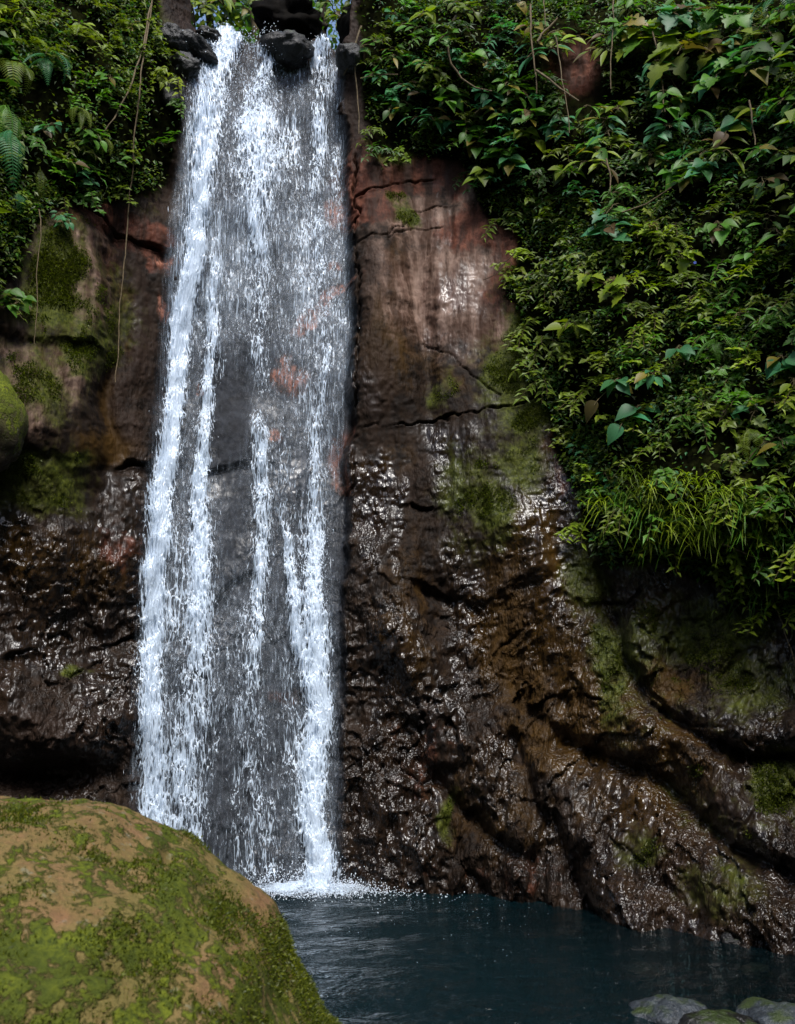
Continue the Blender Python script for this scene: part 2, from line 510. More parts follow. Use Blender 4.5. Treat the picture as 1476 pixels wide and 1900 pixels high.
# wide swells
r = r - 0.16 * fbm(AZ * 8 * 0.5, ZZ * 0.45, 1.0, 3)
GX, GY = r * np.sin(AZ), r * np.cos(AZ)
PX, PY = to_px(GX, GY, ZZ)
INV = (np.abs(AZD) < 27)
wob = 13 * fbm(AZ * 8 * 2.2, ZZ * 2.2, 3.3, 5, 0.55)
wob2 = 13 * fbm(AZ * 8 * 2.2 + 50, ZZ * 2.2, 8.3, 5, 0.55)
var = np.clip(0.85 + 0.6 * fbm(AZ * 8 * 1.6, ZZ * 1.6, 21.3, 3), 0.3, 1.4)
QX, QY = PX + wob, PY + wob2
SX, SY = PX + 12 * fbm(AZ * 16, ZZ * 2, 31.0, 3), PY + 12 * fbm(AZ * 16, ZZ * 2, 37.0, 3)

bump_ = np.zeros_like(r)         # outward, metres
# trough of the fall, with the right-hand wall standing proud of it
xl = np.interp(QY, [0, 60, 200, 400, 900, 1500], [300, 330, 330, 300, 255, 225])
xr = np.interp(QY, [0, 130, 330, 480, 560, 700, 1000, 1660], [650, 640, 652, 666, 669, 662, 650, 640])
tr = sstep(0, 70, QX - xl) * (1 - sstep(-14, 4, QX - xr))
bump_ -= 0.20 * tr * (1 - sstep(900, 1400, QY) * 0.7)
bump_ += 0.10 * np.exp(-((QX - xr - 25) / 40) ** 2) * (1 - sstep(700, 1000, QY))
# left bluff below the plants
bump_ += 0.45 * sstep(0, 1, blob(QX, QY, 60, 620, 170, 260) * 1.4) * (1 - sstep(215, 300, QX))
bump_ -= 0.35 * blob(QX, QY, 300, 300, 34, 90)
bump_ -= 0.30 * blob(QX, QY, 210, 640, 26, 220, 3)
bump_ += 0.22 * blob(QX, QY, 130, 1040, 150, 90) + 0.25 * blob(QX, QY, 90, 1330, 170, 90)
bump_ -= 0.45 * blob(QX, QY, 60, 1440, 150, 36)
# right face: gentle facets
bump_ += 0.16 * blob(QX, QY, 850, 480, 130, 230) + 0.14 * blob(QX, QY, 900, 900, 130, 160) + 0.12 * blob(QX, QY, 720, 520, 50, 190)
bump_ -= 0.16 * blob(QX, QY, 790, 620, 26, 160, -4)
bump_ -= 0.16 * blob(QX, QY, 820, 1150, 90, 60) - 0.12 * blob(QX, QY, 720, 1130, 60, 150)
# lava-like rolls running down to the right
ROLL = [  # polyline, width px, height m
    ([(760, 1180), (800, 1300), (880, 1420), (960, 1520)], 58, 0.30),
    ([(700, 1400), (760, 1520), (850, 1620)], 50, 0.18),
    ([(960, 980), (1040, 1120), (1090, 1290), (1160, 1390)], 70, 0.26),
    ([(1010, 1440), (1090, 1560), (1180, 1690)], 58, 0.30),
    ([(1180, 1160), (1230, 1280), (1330, 1340), (1476, 1360)], 66, 0.34),
    ([(1170, 1320), (1300, 1430), (1400, 1540), (1500, 1620)], 55, 0.26),
    ([(1230, 1560), (1330, 1640), (1460, 1720)], 60, 0.20),
    ([(930, 1560), (1000, 1640)], 40, 0.16),
]
GROOVE = [
    ([(812, 1440), (850, 1500), (900, 1545), (960, 1570), (985, 1590)], 16, 0.34),
    ([(835, 1545), (870, 1610), (900, 1655)], 12, 0.24),
    ([(960, 1380), (990, 1470), (1040, 1550), (1075, 1630), (1110, 1690)], 17, 0.34),
    ([(1050, 1385), (1130, 1415), (1200, 1440), (1260, 1490), (1330, 1550), (1480, 1640)], 20, 0.34),
    ([(1130, 1050), (1145, 1120), (1168, 1230), (1200, 1300), (1250, 1340), (1320, 1385), (1400, 1415), (1480, 1410)], 15, 0.30),
    ([(770, 1090), (850, 1110), (880, 1140)], 14, 0.18),
    ([(960, 1270), (1000, 1330), (1060, 1380)], 14, 0.12),
    ([(690, 1240), (740, 1290), (770, 1370)], 16, 0.10),
]
for P, wd, h in ROLL:
    d, _ = poly_dist(P, SX, SY)
    bump_ += 0.60 * h * np.exp(-(d / (0.85 * wd)) ** 2) * (0.5 + 0.5 * var)
for P, wd, h in GROOVE:
    d, _ = poly_dist(P, SX, SY)
    bump_ -= 0.52 * h * np.exp(-(d / (wd * 0.95)) ** 1.5) * (0.4 + 0.6 * var)
# cracks: thin cut plus an undercut just below
KX = PX + 0.35 * wob + 5 * fbm(AZ * 8 * 9, ZZ * 9, 44.0, 2)
KY = PY + 0.45 * wob2 + 6 * fbm(AZ * 8 * 9, ZZ * 9, 48.0, 2)
CRACK = [
    ([(668, 370), (700, 362), (738, 345), (765, 340), (800, 350), (862, 354)], 3.5, 0.10, 0.03),
    ([(664, 464), (718, 452), (740, 437), (762, 420)], 3.0, 0.07, 0.02),
    ([(720, 456), (770, 436), (820, 430)], 2.5, 0.05, 0.01),
    ([(765, 402), (800, 392), (850, 384)], 2.5, 0.04, 0.0),
    ([(660, 800), (740, 790), (800, 783), (850, 775), (930, 757), (1000, 738), (1050, 730)], 3.2, 0.09, 0.025),
    ([(783, 630), (812, 655), (842, 664), (880, 700), (930, 735)], 2.6, 0.06, 0.0),
    ([(120, 385), (180, 410), (230, 440), (300, 462)], 6, 0.18, 0.10),
    ([(-20, 640), (40, 655), (100, 660), (170, 664)], 7, 0.22, 0.14),
    ([(0, 850), (90, 850), (150, 872), (200, 866), (285, 858)], 6, 0.18, 0.10),
    ([(-10, 1216), (90, 1210), (170, 1206), (262, 1180)], 6, 0.20, 0.10),
    ([(100, 1236), (150, 1250), (190, 1258)], 5, 0.12, 0.04),
    ([(395, 866), (440, 858), (475, 850)], 5, 0.14, 0.08),
    ([(400, 1120), (425, 1090), (470, 1060)], 7, 0.16, 0.12),
    ([(395, 1215), (430, 1200), (470, 1190)], 5, 0.10, 0.04),
    ([(660, 300), (664, 480), (670, 560), (664, 700), (656, 900)], 5, 0.12, 0.0),
    ([(660, 860), (720, 850), (760, 856)], 4, 0.08, 0.03),
    ([(770, 945), (800, 950)], 8, 0.12, 0.05),
    ([(1190, 1090), (1240, 1100)], 8, 0.12, 0.04), ([(1110, 1120), (1160, 1125), (1190, 1100)], 8, 0.12, 0.05),
    ([(1080, 1285), (1110, 1300)], 6, 0.1, 0.03),
]
for P, wd, h, un in CRACK:
    d, below = poly_dist(P, KX, KY)
    bump_ -= 0.75 * h * np.exp(-(d / (wd * 0.40)) ** 2) * np.clip(2.2 * var - 1.0, 0.05, 1.2)
    if un:
        bump_ -= 0.8 * un * np.exp(-(d / 30.0) ** 2) * sstep(-3, 8, below) * var
# vegetated banks
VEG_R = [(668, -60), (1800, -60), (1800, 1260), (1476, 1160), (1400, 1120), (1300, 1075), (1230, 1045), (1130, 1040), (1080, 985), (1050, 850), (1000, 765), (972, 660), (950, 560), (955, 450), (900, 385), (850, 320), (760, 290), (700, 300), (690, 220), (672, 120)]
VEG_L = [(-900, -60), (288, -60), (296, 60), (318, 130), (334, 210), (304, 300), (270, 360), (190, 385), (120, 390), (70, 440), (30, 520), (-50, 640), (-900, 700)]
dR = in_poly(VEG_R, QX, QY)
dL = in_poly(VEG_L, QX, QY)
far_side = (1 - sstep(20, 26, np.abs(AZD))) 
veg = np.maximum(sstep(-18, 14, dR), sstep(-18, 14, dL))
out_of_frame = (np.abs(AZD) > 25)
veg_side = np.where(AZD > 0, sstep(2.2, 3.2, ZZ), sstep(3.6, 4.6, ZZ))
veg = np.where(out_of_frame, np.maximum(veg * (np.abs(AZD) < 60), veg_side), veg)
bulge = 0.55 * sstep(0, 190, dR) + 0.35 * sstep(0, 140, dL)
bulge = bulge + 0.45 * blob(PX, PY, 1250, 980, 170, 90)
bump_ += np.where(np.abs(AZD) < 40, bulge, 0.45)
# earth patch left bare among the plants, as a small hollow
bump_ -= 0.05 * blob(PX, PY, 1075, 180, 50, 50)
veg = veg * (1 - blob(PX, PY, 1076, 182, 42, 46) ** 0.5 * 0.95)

# roughness of the rock (large on the lower right and left, smooth on the red face)
smooth_face = np.clip(blob(QX, QY, 840, 500, 190, 260) * 1.3 + blob(QX, QY, 100, 600, 130, 170), 0, 1)
lower = sstep(800, 1250, QY)
rg = 0.30 + 0.62 * lower - 0.30 * smooth_face
S = AZ * 8.0
S0, Z0_ = 2.0, 1.6
dgx = S0 + (S - S0) * 0.87 - (ZZ - Z0_) * 0.45
dgz = Z0_ + (ZZ - Z0_) * 0.87 + (S - S0) * 0.45
mixd = sstep(3, 12, AZD) * lower
cx = S * (1 - mixd) + dgx * mixd
cz = ZZ * (1 - mixd) + dgz * mixd
rel = 0.075 * fbm(cx * 1.7, cz * 0.9, 0.5, 2) * rg
rel += 0.060 * ridged(cx * 3.2, cz * 1.9, 2.5, 3) * rg
rel += 0.036 * (1 - np.abs(fbm(cx * 9, cz * 5.5, 4.5, 2))) * rg
rel += 0.024 * np.abs(fbm(cx * 22, cz * 13, 6.5, 2)) * (0.45 + 0.7 * rg)
# broken, angular facets
def facets(x, y, seed):
    xi, yi = np.floor(x), np.floor(y)
    bd = np.full(x.shape, 1e9); bh = np.zeros(x.shape)
    for a in (-1, 0, 1):
        for b in (-1, 0, 1):
            ci, cj = xi + a, yi + b
            def rnd(k):
                v = np.sin(ci * 127.1 + cj * 311.7 + seed * 17.3 + k * 74.7) * 43758.5453
                return v - np.floor(v)
            px_, py_ = ci + rnd(1), cj + rnd(2)
            dx, dy = x - px_, y - py_
            d = dx * dx + dy * dy
            hgt = (rnd(3) - 0.5) * 1.6 * dx + (rnd(4) - 0.5) * 2.0 * dy + (rnd(5) - 0.5) * 0.5
            m = d < bd
            bd = np.where(m, d, bd); bh = np.where(m, hgt, bh)
    return bh
wx, wz = cx + 0.22 * fbm(cx * 3, cz * 3, 12.0, 4), cz + 0.22 * fbm(cx * 3, cz * 3, 15.0, 4)
rel += 0.085 * facets(wx * 1.9, wz * 1.4, 1.0) * (0.15 + 0.85 * lower) * rg
rel += 0.050 * facets(wx * 5.0, wz * 3.6, 2.0) * (0.25 + 0.75 * lower) * rg
# runnels worn down the face
rel += 0.012 * fbm(S * 11, ZZ * 0.8, 9.1, 3) * (1 - mixd) * (0.6 + 0.4 * smooth_face)
rel = rel * (1 - 0.55 * tr)
rel = np.where(INV, rel, 0.14 * fbm(S * 1.7, ZZ * 1.5, 0.5, 5))
r_smooth = r - bump_
r = r_smooth - rel

# the notch of the stream at the top: the lip breaks back into a gentle stream bed
pxl = np.interp(azd, [-40, -14.5, -13.2, -3.2, -2.2, 40], [12.5, 12.5, 0, 0, 12.5, 12.5])
lipz = 8.50 + 0.10 * np.sin(azd * 2.1)
lip = np.where(pxl > 6, 12.6, lipz)
lip = np.where(np.abs(azd) > 38, 12.6 - np.where(azd < 0, 7.5, 3.5) * sstep(38, 75, np.abs(azd)), lip)
lip = np.convolve(np.pad(lip, 6, 'edge'), np.ones(13) / 13, 'valid')
back = np.maximum(0, ZZ - lip[None, :])
notch = 4.5 * back ** 1.0 * sstep(0, 0.25, back)
r = r + notch
r_smooth = r_smooth + notch

CX, CY = r * np.sin(AZ), r * np.cos(AZ)
FPXX, FPYY = to_px(CX, CY, ZZ)

# colour masks: what the stone is made of, what grows on it, and some painted shade
X_, Y_ = PX + 1.6 * wob, PY + 1.6 * wob2
Z0 = np.zeros_like(r)
def acc(lst):
    a = Z0.copy()
    for (cx_, cy_, rx, ry, rot, s) in lst:
        a = np.maximum(a, s * np.minimum(1, 1.5 * blob(X_, Y_, cx_, cy_, rx, ry, rot)))
    return a
m_red = acc([(840, 1620, 80, 30, 0, 0.35), (1000, 1620, 80, 40, 20, 0.3), (770, 1420, 70, 110, 10, 0.28), (720, 330, 90, 60, 0, 0.75), (690, 390, 50, 40, 0, 0.95), (800, 330, 90, 45, 0, 0.7), (900, 440, 80, 45, 10, 0.8), (940, 470, 30, 60, 0, 0.85), (935, 570, 50, 40, 0, 0.7),
             (160, 410, 110, 28, 8, 0.75), (270, 445, 60, 30, 20, 0.8), (1076, 185, 60, 60, 0, 1.1), (215, 1000, 36, 40, 0, 0.6), (300, 500, 16, 30, 0, 0.6), (635, 380, 22, 26, 0, 0.8),
             (1030, 860, 24, 60, -10, 0.65), (640, 830, 22, 60, 0, 0.5), (530, 1290, 50, 20, -10, 0.4), (220, 560, 26, 120, 0, 0.45)])
m_bright = acc([(635, 545, 34, 13, -22, 1.0), (575, 578, 24, 9, -18, 0.95), (556, 690, 32, 26, -20, 1.0), (524, 800, 14, 14, 0, 0.9), (310, 490, 14, 12, 0, 0.9), (297, 568, 12, 14, 0, 0.85), (545, 655, 14, 18, 0, 0.8), (640, 492, 14, 8, 0, 0.85), (366, 712, 6, 8, 0, 0.8), (632, 375, 16, 14, 0, 0.75), (640, 890, 18, 14, 0, 0.6)])
m_pale = acc([(830, 540, 110, 90, 5, 0.95), (880, 590, 100, 60, 0, 0.9), (790, 420, 90, 50, 0, 0.8), (760, 480, 30, 110, 0, 0.55), (110, 470, 100, 40, 0, 0.9), (140, 560, 60, 110, 0, 0.85), (50, 620, 70, 40, 0, 0.8), (120, 720, 60, 50, 0, 0.7), (40, 760, 50, 70, 0, 0.7), (70, 690, 90, 22, 0, 0.65), (860, 360, 60, 22, 0, 0.5), (700, 500, 18, 130, 0, 0.4)])
m_moss = acc([(110, 570, 110, 150, 0, 0.52), (60, 720, 80, 60, 0, 0.5), (1250, 1230, 160, 120, 20, 0.42), (1350, 1480, 130, 80, 30, 0.36), (960, 740, 60, 200, 0, 0.5), (880, 930, 70, 90, 0, 0.45), (105, 520, 55, 70, 20, 0.95), (90, 600, 60, 50, 0, 0.75), (190, 640, 16, 80, 0, 0.6), (70, 740, 50, 50, 0, 0.75), (60, 900, 90, 60, 0, 0.75), (150, 690, 40, 40, 0, 0.6), (760, 415, 22, 22, -40, 0.8), (750, 385, 22, 18, 0, 0.55), (950, 680, 36, 60, 0, 0.95), (940, 640, 22, 50, 20, 0.7), (975, 780, 40, 30, 0, 0.9),
              (960, 860, 60, 70, 0, 0.65), (900, 960, 50, 50, 0, 0.62), (830, 720, 30, 40, 0, 0.5), (1160, 1000, 80, 40, 20, 0.9), (1090, 1080, 40, 60, 0, 0.55), (1330, 1180, 90, 50, 0, 0.62), (1380, 1280, 90, 60, 0, 0.5), (1440, 1450, 40, 60, 0, 0.7), (1330, 1640, 70, 40, 20, 0.5), (1180, 1560, 50, 40, 0, 0.45), (835, 1500, 16, 36, -20, 0.8),
              (740, 290, 50, 22, 0, 0.7), (260, 300, 36, 90, 0, 0.6), (230, 350, 60, 24, 0, 0.7), (120, 850, 40, 14, 0, 0.6), (1120, 1240, 30, 110, -10, 0.55), (150, 1250, 20, 10, 0, 0.7), (270, 150, 40, 130, 0, 0.8)])
m_ochre = acc([(1010, 1150, 120, 230, -15, 0.55), (1180, 1480, 220, 90, 30, 0.5), (900, 1480, 120, 100, 20, 0.4), (1300, 1640, 160, 70, 20, 0.4), (760, 1150, 90, 150, 0, 0.35), (1100, 1330, 110, 90, 30, 0.75), (950, 1200, 80, 160, -10, 0.62), (1090, 1090, 36, 60, 0, 0.4), (1000, 1380, 90, 60, 20, 0.6), (1240, 1260, 60, 50, 20, 0.7), (1260, 1400, 120, 60, 30, 0.6), (720, 640, 50, 90, 0, 0.6), (740, 560, 16, 130, 0, 0.6), (190, 830, 60, 30, 0, 0.9), (215, 760, 30, 60, 0, 0.6), (910, 640, 60, 26, 30, 0.6), (1040, 1230, 40, 110, -10, 0.7), (120, 1050, 120, 80, 0, 0.4), (720, 860, 50, 30, 0, 0.4), (1220, 1130, 60, 40, 0, 0.6), (1020, 1560, 60, 40, 30, 0.4), (800, 670, 120, 16, 30, 0.4)])
m_dark_shade = acc([(248, 640, 28, 230, 2, 0.8), (700, 700, 40, 130, 0, 0.6), (440, 780, 34, 130, 0, 0.65), (60, 1400, 200, 90, 0, 0.8), (690, 560, 20, 130, 0, 0.6), (300, 300, 36, 90, 0, 1.0), (800, 900, 110, 60, 0, 0.45), (560, 90, 120, 70, 0, 1.0), (360, 110, 70, 80, 0, 1.0), (660, 160, 24, 130, 0, 0.9), (1300, 1620, 160, 120, 20, 0.5), (1400, 1480, 120, 60, 30, 0.5), (1180, 1080, 70, 40, 0, 0.7)])  # dark rock, plus shade painted into the hollows and lower right
m_wet = np.clip(0.25 + 0.75 * sstep(640, 900, Y_) - 0.35 * blob(X_, Y_, 1330, 1230, 170, 130), 0, 1)
m_wet = np.maximum(m_wet, 0.9 * blob(X_, Y_, 690, 650, 60, 300))
m_wet = m_wet * np.clip(0.78 + 0.75 * fbm(S * 1.5 + 3, ZZ * 0.5, 61.0, 3), 0.2, 1.0)
m_wet = np.maximum(m_wet, acc([(695, 950, 36, 130, 0, 1.0), (740, 980, 16, 110, 0, 0.95), (830, 880, 40, 100, 0, 0.85), (1000, 1010, 46, 150, -18, 1.0), (930, 940, 26, 110, -8, 0.85), (730, 1250, 50, 130, 0, 0.95), (880, 1150, 30, 120, -6, 0.9), (1060, 1160, 34, 90, -10, 0.9), (700, 1480, 50, 120, 0, 0.95), (900, 1430, 60, 70, 30, 0.95), (1000, 1570, 40, 60, 30, 0.9), (860, 540, 60, 90, 0, 0.62), (250, 1000, 20, 200, 2, 0.8), (850, 1640, 40, 20, 0, 0.9), (1400, 1480, 40, 120, -30, 0.8), (1290, 1320, 30, 50, -30, 0.8)]))
m_wet = m_wet * (1 - 0.38 * tr)
m_wet = np.maximum(m_wet, 0.52 * blob(X_, Y_, 850, 520, 120, 170))
m_wet = np.where((X_ < 200) & (Y_ < 900), 0.12, m_wet)
m_wet = m_wet * (1 - veg)
m_rough = np.clip(0.45 + 0.65 * lower - 0.15 * smooth_face, 0.25, 1.1)
m_moss = np.where(out_of_frame, 0.35, m_moss)
grey_trough = tr * 0.0

cl = np_mesh('cliff', np.stack([CX, CY, ZZ], -1).reshape(-1, 3), grid_faces(NZ, NA))
for nm_, a_ in (('red', m_red), ('bright', m_bright), ('pale', m_pale), ('moss', m_moss), ('ochre', m_ochre), ('dark', m_dark_shade), ('wet', m_wet), ('rough', m_rough), ('veg', veg), ('grey', tr * sstep(60, 200, QY))):
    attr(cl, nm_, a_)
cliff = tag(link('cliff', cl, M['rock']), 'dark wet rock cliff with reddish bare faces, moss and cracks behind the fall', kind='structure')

def sampler(R):
    azr = np.radians(azd)
    def f(a, z):
        ia = np.clip(np.interp(a, azr, np.arange(NA)), 0, NA - 1.001)
        iz = np.clip(np.interp(z, zz, np.arange(NZ)), 0, NZ - 1.001)
        i0, j0 = iz.astype(int), ia.astype(int)
        u, v = iz - i0, ia - j0
        return (R[i0, j0] * (1 - u) * (1 - v) + R[i0 + 1, j0] * u * (1 - v) + R[i0, j0 + 1] * (1 - u) * v + R[i0 + 1, j0 + 1] * u * v)
    return f
R_TRUE, R_SOFT = sampler(r), sampler(r_smooth)

def hit(px, py, R=None, near=3.0):
    """points of the rock surface seen along the given sight lines"""
    R = R or R_TRUE
    d = px_ray(px, py)
    sh = d.shape[:-1]
    d = d.reshape(-1, 3)
    o = np.array([0, 0, CAMZ])
    def f(t):
        p = o + d * t[:, None]
        return np.hypot(p[:, 0], p[:, 1]) - R(np.arctan2(p[:, 0], p[:, 1]), p[:, 2])
    lo = np.full(len(d), near); hi = np.full(len(d), 25.0); done = np.zeros(len(d), bool)
    prev = lo.copy()
    for t in np.arange(near, 25, 0.2):
        tv = np.full(len(d), t)
        g = f(tv) > 0
        newly = g & ~done
        hi[newly] = t; lo[newly] = max(near, t - 0.2)
        done |= g
    for _ in range(12):
        m = 0.5 * (lo + hi)
        g = f(m) > 0
        hi = np.where(g, m, hi); lo = np.where(g, lo, m)
    return (o + d * (0.5 * (lo + hi))[:, None]).reshape(*sh, 3)

def out_dir(p):
    """horizontal direction away from the cliff at p"""
    h = np.array([-p[0], -p[1], 0.0])
    return h / (np.linalg.norm(h) + 1e-9)

# ------------------------------------------------------------------ pool, bed, bank
nx_, ny_ = 160, 160
gx, gy = np.meshgrid(np.linspace(-8.5, 8, nx_), np.linspace(-6, 8.9, ny_))
deep = np.clip(1.0 - 0.9 * blob(gx, gy, 2.4, 5.6, 1.5, 1.7) - 0.5 * blob(gx, gy, 1.3, 7.2, 1.2, 0.7), 0, 1)
pm = np_mesh('pool_water', np.stack([gx, gy, 0 * gx + 0.008 * fbm(gx * 2.5, gy * 3.5, 2.0, 3)], -1).reshape(-1, 3), grid_faces(ny_, nx_))
attr(pm, 'deep', deep)
tag(link('pool_water', pm, M['pool']), kind='structure')
bz = -1.1 + 0.75 * blob(gx, gy, 2.6, 5.4, 1.7, 1.7) + 0.12 * fbm(gx * 1.2, gy * 1.2, 4.0, 4) + 1.35 * sstep(1.6, -1.0, gy)
bedm = np_mesh('pool_bed', np.stack([gx, gy, bz], -1).reshape(-1, 3), grid_faces(ny_, nx_))
tag(link('pool_bed', bedm, M['bed']), kind='structure')
yy_, xx_ = np.meshgrid(np.linspace(-150, -5.9, 50), np.linspace(-90, 90, 40))
gm = np_mesh('ground', np.stack([xx_, yy_, 0.28 + 0.10 * fbm(xx_ * 0.6, yy_ * 0.6, 1.0, 3) - 0.0 * yy_], -1).reshape(-1, 3), grid_faces(40, 50)[:, ::-1])
tag(link('ground', gm, M['bed']), kind='structure')

# ------------------------------------------------------------------ boulders and rocks
def rock_mesh(name, sx, sy, sz, seed, amp=0.18, n=56, freq=1.4, flat=0.0):
    th, ph = np.meshgrid(np.linspace(0, 2 * np.pi, n + 1), np.linspace(0.001, np.pi - 0.001, n // 2 + 1))
    x, y, z = np.sin(ph) * np.cos(th), np.sin(ph) * np.sin(th), np.cos(ph)
    k = 1 + amp * fbm(x * freq + seed * 7.7, y * freq, z * freq, 4) + 0.25 * amp * ridged(x * 3 + seed, y * 3, z * 3, 3)
    k = k * (1 - flat * 0.5 * sstep(0.5, 1, z))
    v = np.stack([x * k * sx, y * k * sy, z * k * sz], -1).reshape(-1, 3)
    me = np_mesh(name, v, grid_faces(n // 2 + 1, n + 1)[:, ::-1])
    attr(me, 'moss', np.clip(0.55 + 0.5 * (z * k).ravel(), 0, 1))
    return me

# the big foreground boulder: a cross profile swept in depth
prof = [(-700, 1660), (-560, 1570), (-380, 1515), (-200, 1495), (0, 1493), (60, 1489), (120, 1490), (215, 1511), (300, 1545), (345, 1573), (420, 1628), (470, 1655), (505, 1690), (522, 1735), (535, 1800), (567, 1860), (598, 1915), (690, 2010), (740, 2120)]
YB = 3.35
def at_depth(px, py, y):
    d = px_ray(px, py)
    return np.array([0, 0, CAMZ]) + d * (y / d[..., 1])[..., None]
pw = at_depth(np.array([p[0] for p in prof]), np.array([p[1] for p in prof]), YB)
tt = np.linspace(0, 1, len(pw))
nt, nd = 300, 260
ts = np.linspace(0, 1, nt)
pxs, pzs = np.interp(ts, tt, pw[:, 0]), np.interp(ts, tt, pw[:, 2])
k_ = np.ones(9) / 9
pxs[4:-4] = np.convolve(pxs, k_, 'valid'); pzs[4:-4] = np.convolve(pzs, k_, 'valid')
cxb, czb = -1.45, -0.75
vv = np.linspace(-1, 1, nd)                          # depth through the boulder
BX, BV = np.meshgrid(pxs, vv); BZ, _ = np.meshgrid(pzs, vv)
depth_y = np.where(BV < 0, BV * 1.75, BV * 1.15)
shr = np.sqrt(np.clip(1 - np.abs(BV) ** 2.3, 0, 1))
shx = np.where(BV < 0, 1 - (1 - shr) * 0.55, shr)
bx = cxb + (BX - cxb) * shx
bz_ = czb + (BZ - czb) * shr
by = YB + depth_y * 0.98
# a dip and a step on the face toward the viewer, and a hump
bqx, bqy = to_px(bx, by, bz_)
dz = -0.07 * blob(bqx, bqy, 200, 1795, 130, 22, -12) - 0.05 * blob(bqx, bqy, 312, 1590, 16, 22) + 0.05 * blob(bqx, bqy, 330, 1640, 60, 60) + 0.05 * blob(bqx, bqy, 120, 1850, 140, 40) - 0.04 * blob(bqx, bqy, 40, 1720, 60, 14, 15)
dz += 0.030 * fbm(bx * 2.2, by * 2.2, bz_ * 2.2, 3) + 0.012 * fbm(bx * 9, by * 9, bz_ * 9, 3)
bz_ = bz_ + dz * sstep(0, 0.3, shr)
bm_ = np_mesh('mossy_boulder', np.stack([bx, by, bz_], -1).reshape(-1, 3), grid_faces(nd, nt))
mo = 0.52 + 0.15 * sstep(1600, 1800, bqy) + 0.25 * blob(bqx, bqy, 330, 1620, 60, 70) + 0.2 * blob(bqx, bqy, 200, 1750, 200, 40, -8) - 0.35 * blob(bqx, bqy, 390, 1840, 60, 60) - 0.35 * blob(bqx, bqy, 130, 1690, 80, 26, 10) - 0.12 * blob(bqx, bqy, 200, 1540, 260, 40, 8) - 0.35 * blob(bqx, bqy, 480, 1680, 40, 50, 40) - 0.3 * blob(bqx, bqy, 130, 1790, 22, 26) - 0.2 * blob(bqx, bqy, 440, 1750, 24, 24) - 0.08 * blob(bqx, bqy, 150, 1600, 160, 30) + 0.25 * blob(bqx, bqy, 60, 1520, 60, 16) + 0.2 * blob(bqx, bqy, 190, 1590, 70, 20, 10)
attr(bm_, 'moss', mo)
tag(link('mossy_boulder', bm_, M['boulder']), 'huge rounded tan boulder covered in green moss in front of the pool', 'boulder')

def place_rock(name, me, loc, rot, mat, label, cat='rock'):
    o = link(name, me, mat)
    o.location = loc; o.rotation_euler = rot
    return tag(o, label, cat)

def moss_tufts(name, P, Nn, size, cols, parent=None):
    n = len(P)
    tip = Nn + RNG.normal(0, 0.45, (n, 3)); tip /= np.linalg.norm(tip, axis=1, keepdims=True)
    sd_ = np.cross(tip, RNG.normal(0, 1, (n, 3))); sd_ /= np.linalg.norm(sd_, axis=1, keepdims=True)
    s_ = size[:, None]
    V = np.stack([P - sd_ * s_ * 0.3, P + sd_ * s_ * 0.3, P + tip * s_], 1)
    me = np_mesh(name, V.reshape(-1, 3), np.arange(3 * n).reshape(-1, 3), False)
    ca = me.color_attributes.new('leafcol', 'FLOAT_COLOR', 'POINT')
    ca.data.foreach_set('color', np.repeat(np.concatenate([cols, np.ones((n, 1))], 1), 3, axis=0).astype(np.float32).ravel())
    o = link(name, me, M['small'], parent)
    o['kind'] = 'stuff'
    return o
boulder = bpy.data.objects['mossy_boulder']
nco = np.empty(len(bm_.vertices) * 3, np.float32); bm_.vertices.foreach_get('normal', nco); nco = nco.reshape(-1, 3)
if nco[:, 2].mean() < 0: nco = -nco
bP = np.stack([bx, by, bz_], -1).reshape(-1, 3)
wgt = np.clip(mo.ravel() - 0.42 + 0.5 * fbm(bP[:, 0] * 6, bP[:, 1] * 6, bP[:, 2] * 6, 3), 0, 1) * ((bqx.ravel() > -60) & (bqx.ravel() < 720) & (bqy.ravel() < 1960) & (nco[:, 2] > 0.05))
pk = RNG.choice(len(bP), 60000, p=wgt / wgt.sum())
mcols = np.array([[0.085, 0.10, 0.004], [0.145, 0.165, 0.006], [0.045, 0.06, 0.004]])[RNG.integers(0, 3, len(pk))]
moss_tufts('moss', bP[pk] + RNG.normal(0, 0.006, (len(pk), 3)) - nco[pk] * 0.002, nco[pk], RNG.uniform(0.005, 0.013, len(pk)), mcols, boulder)

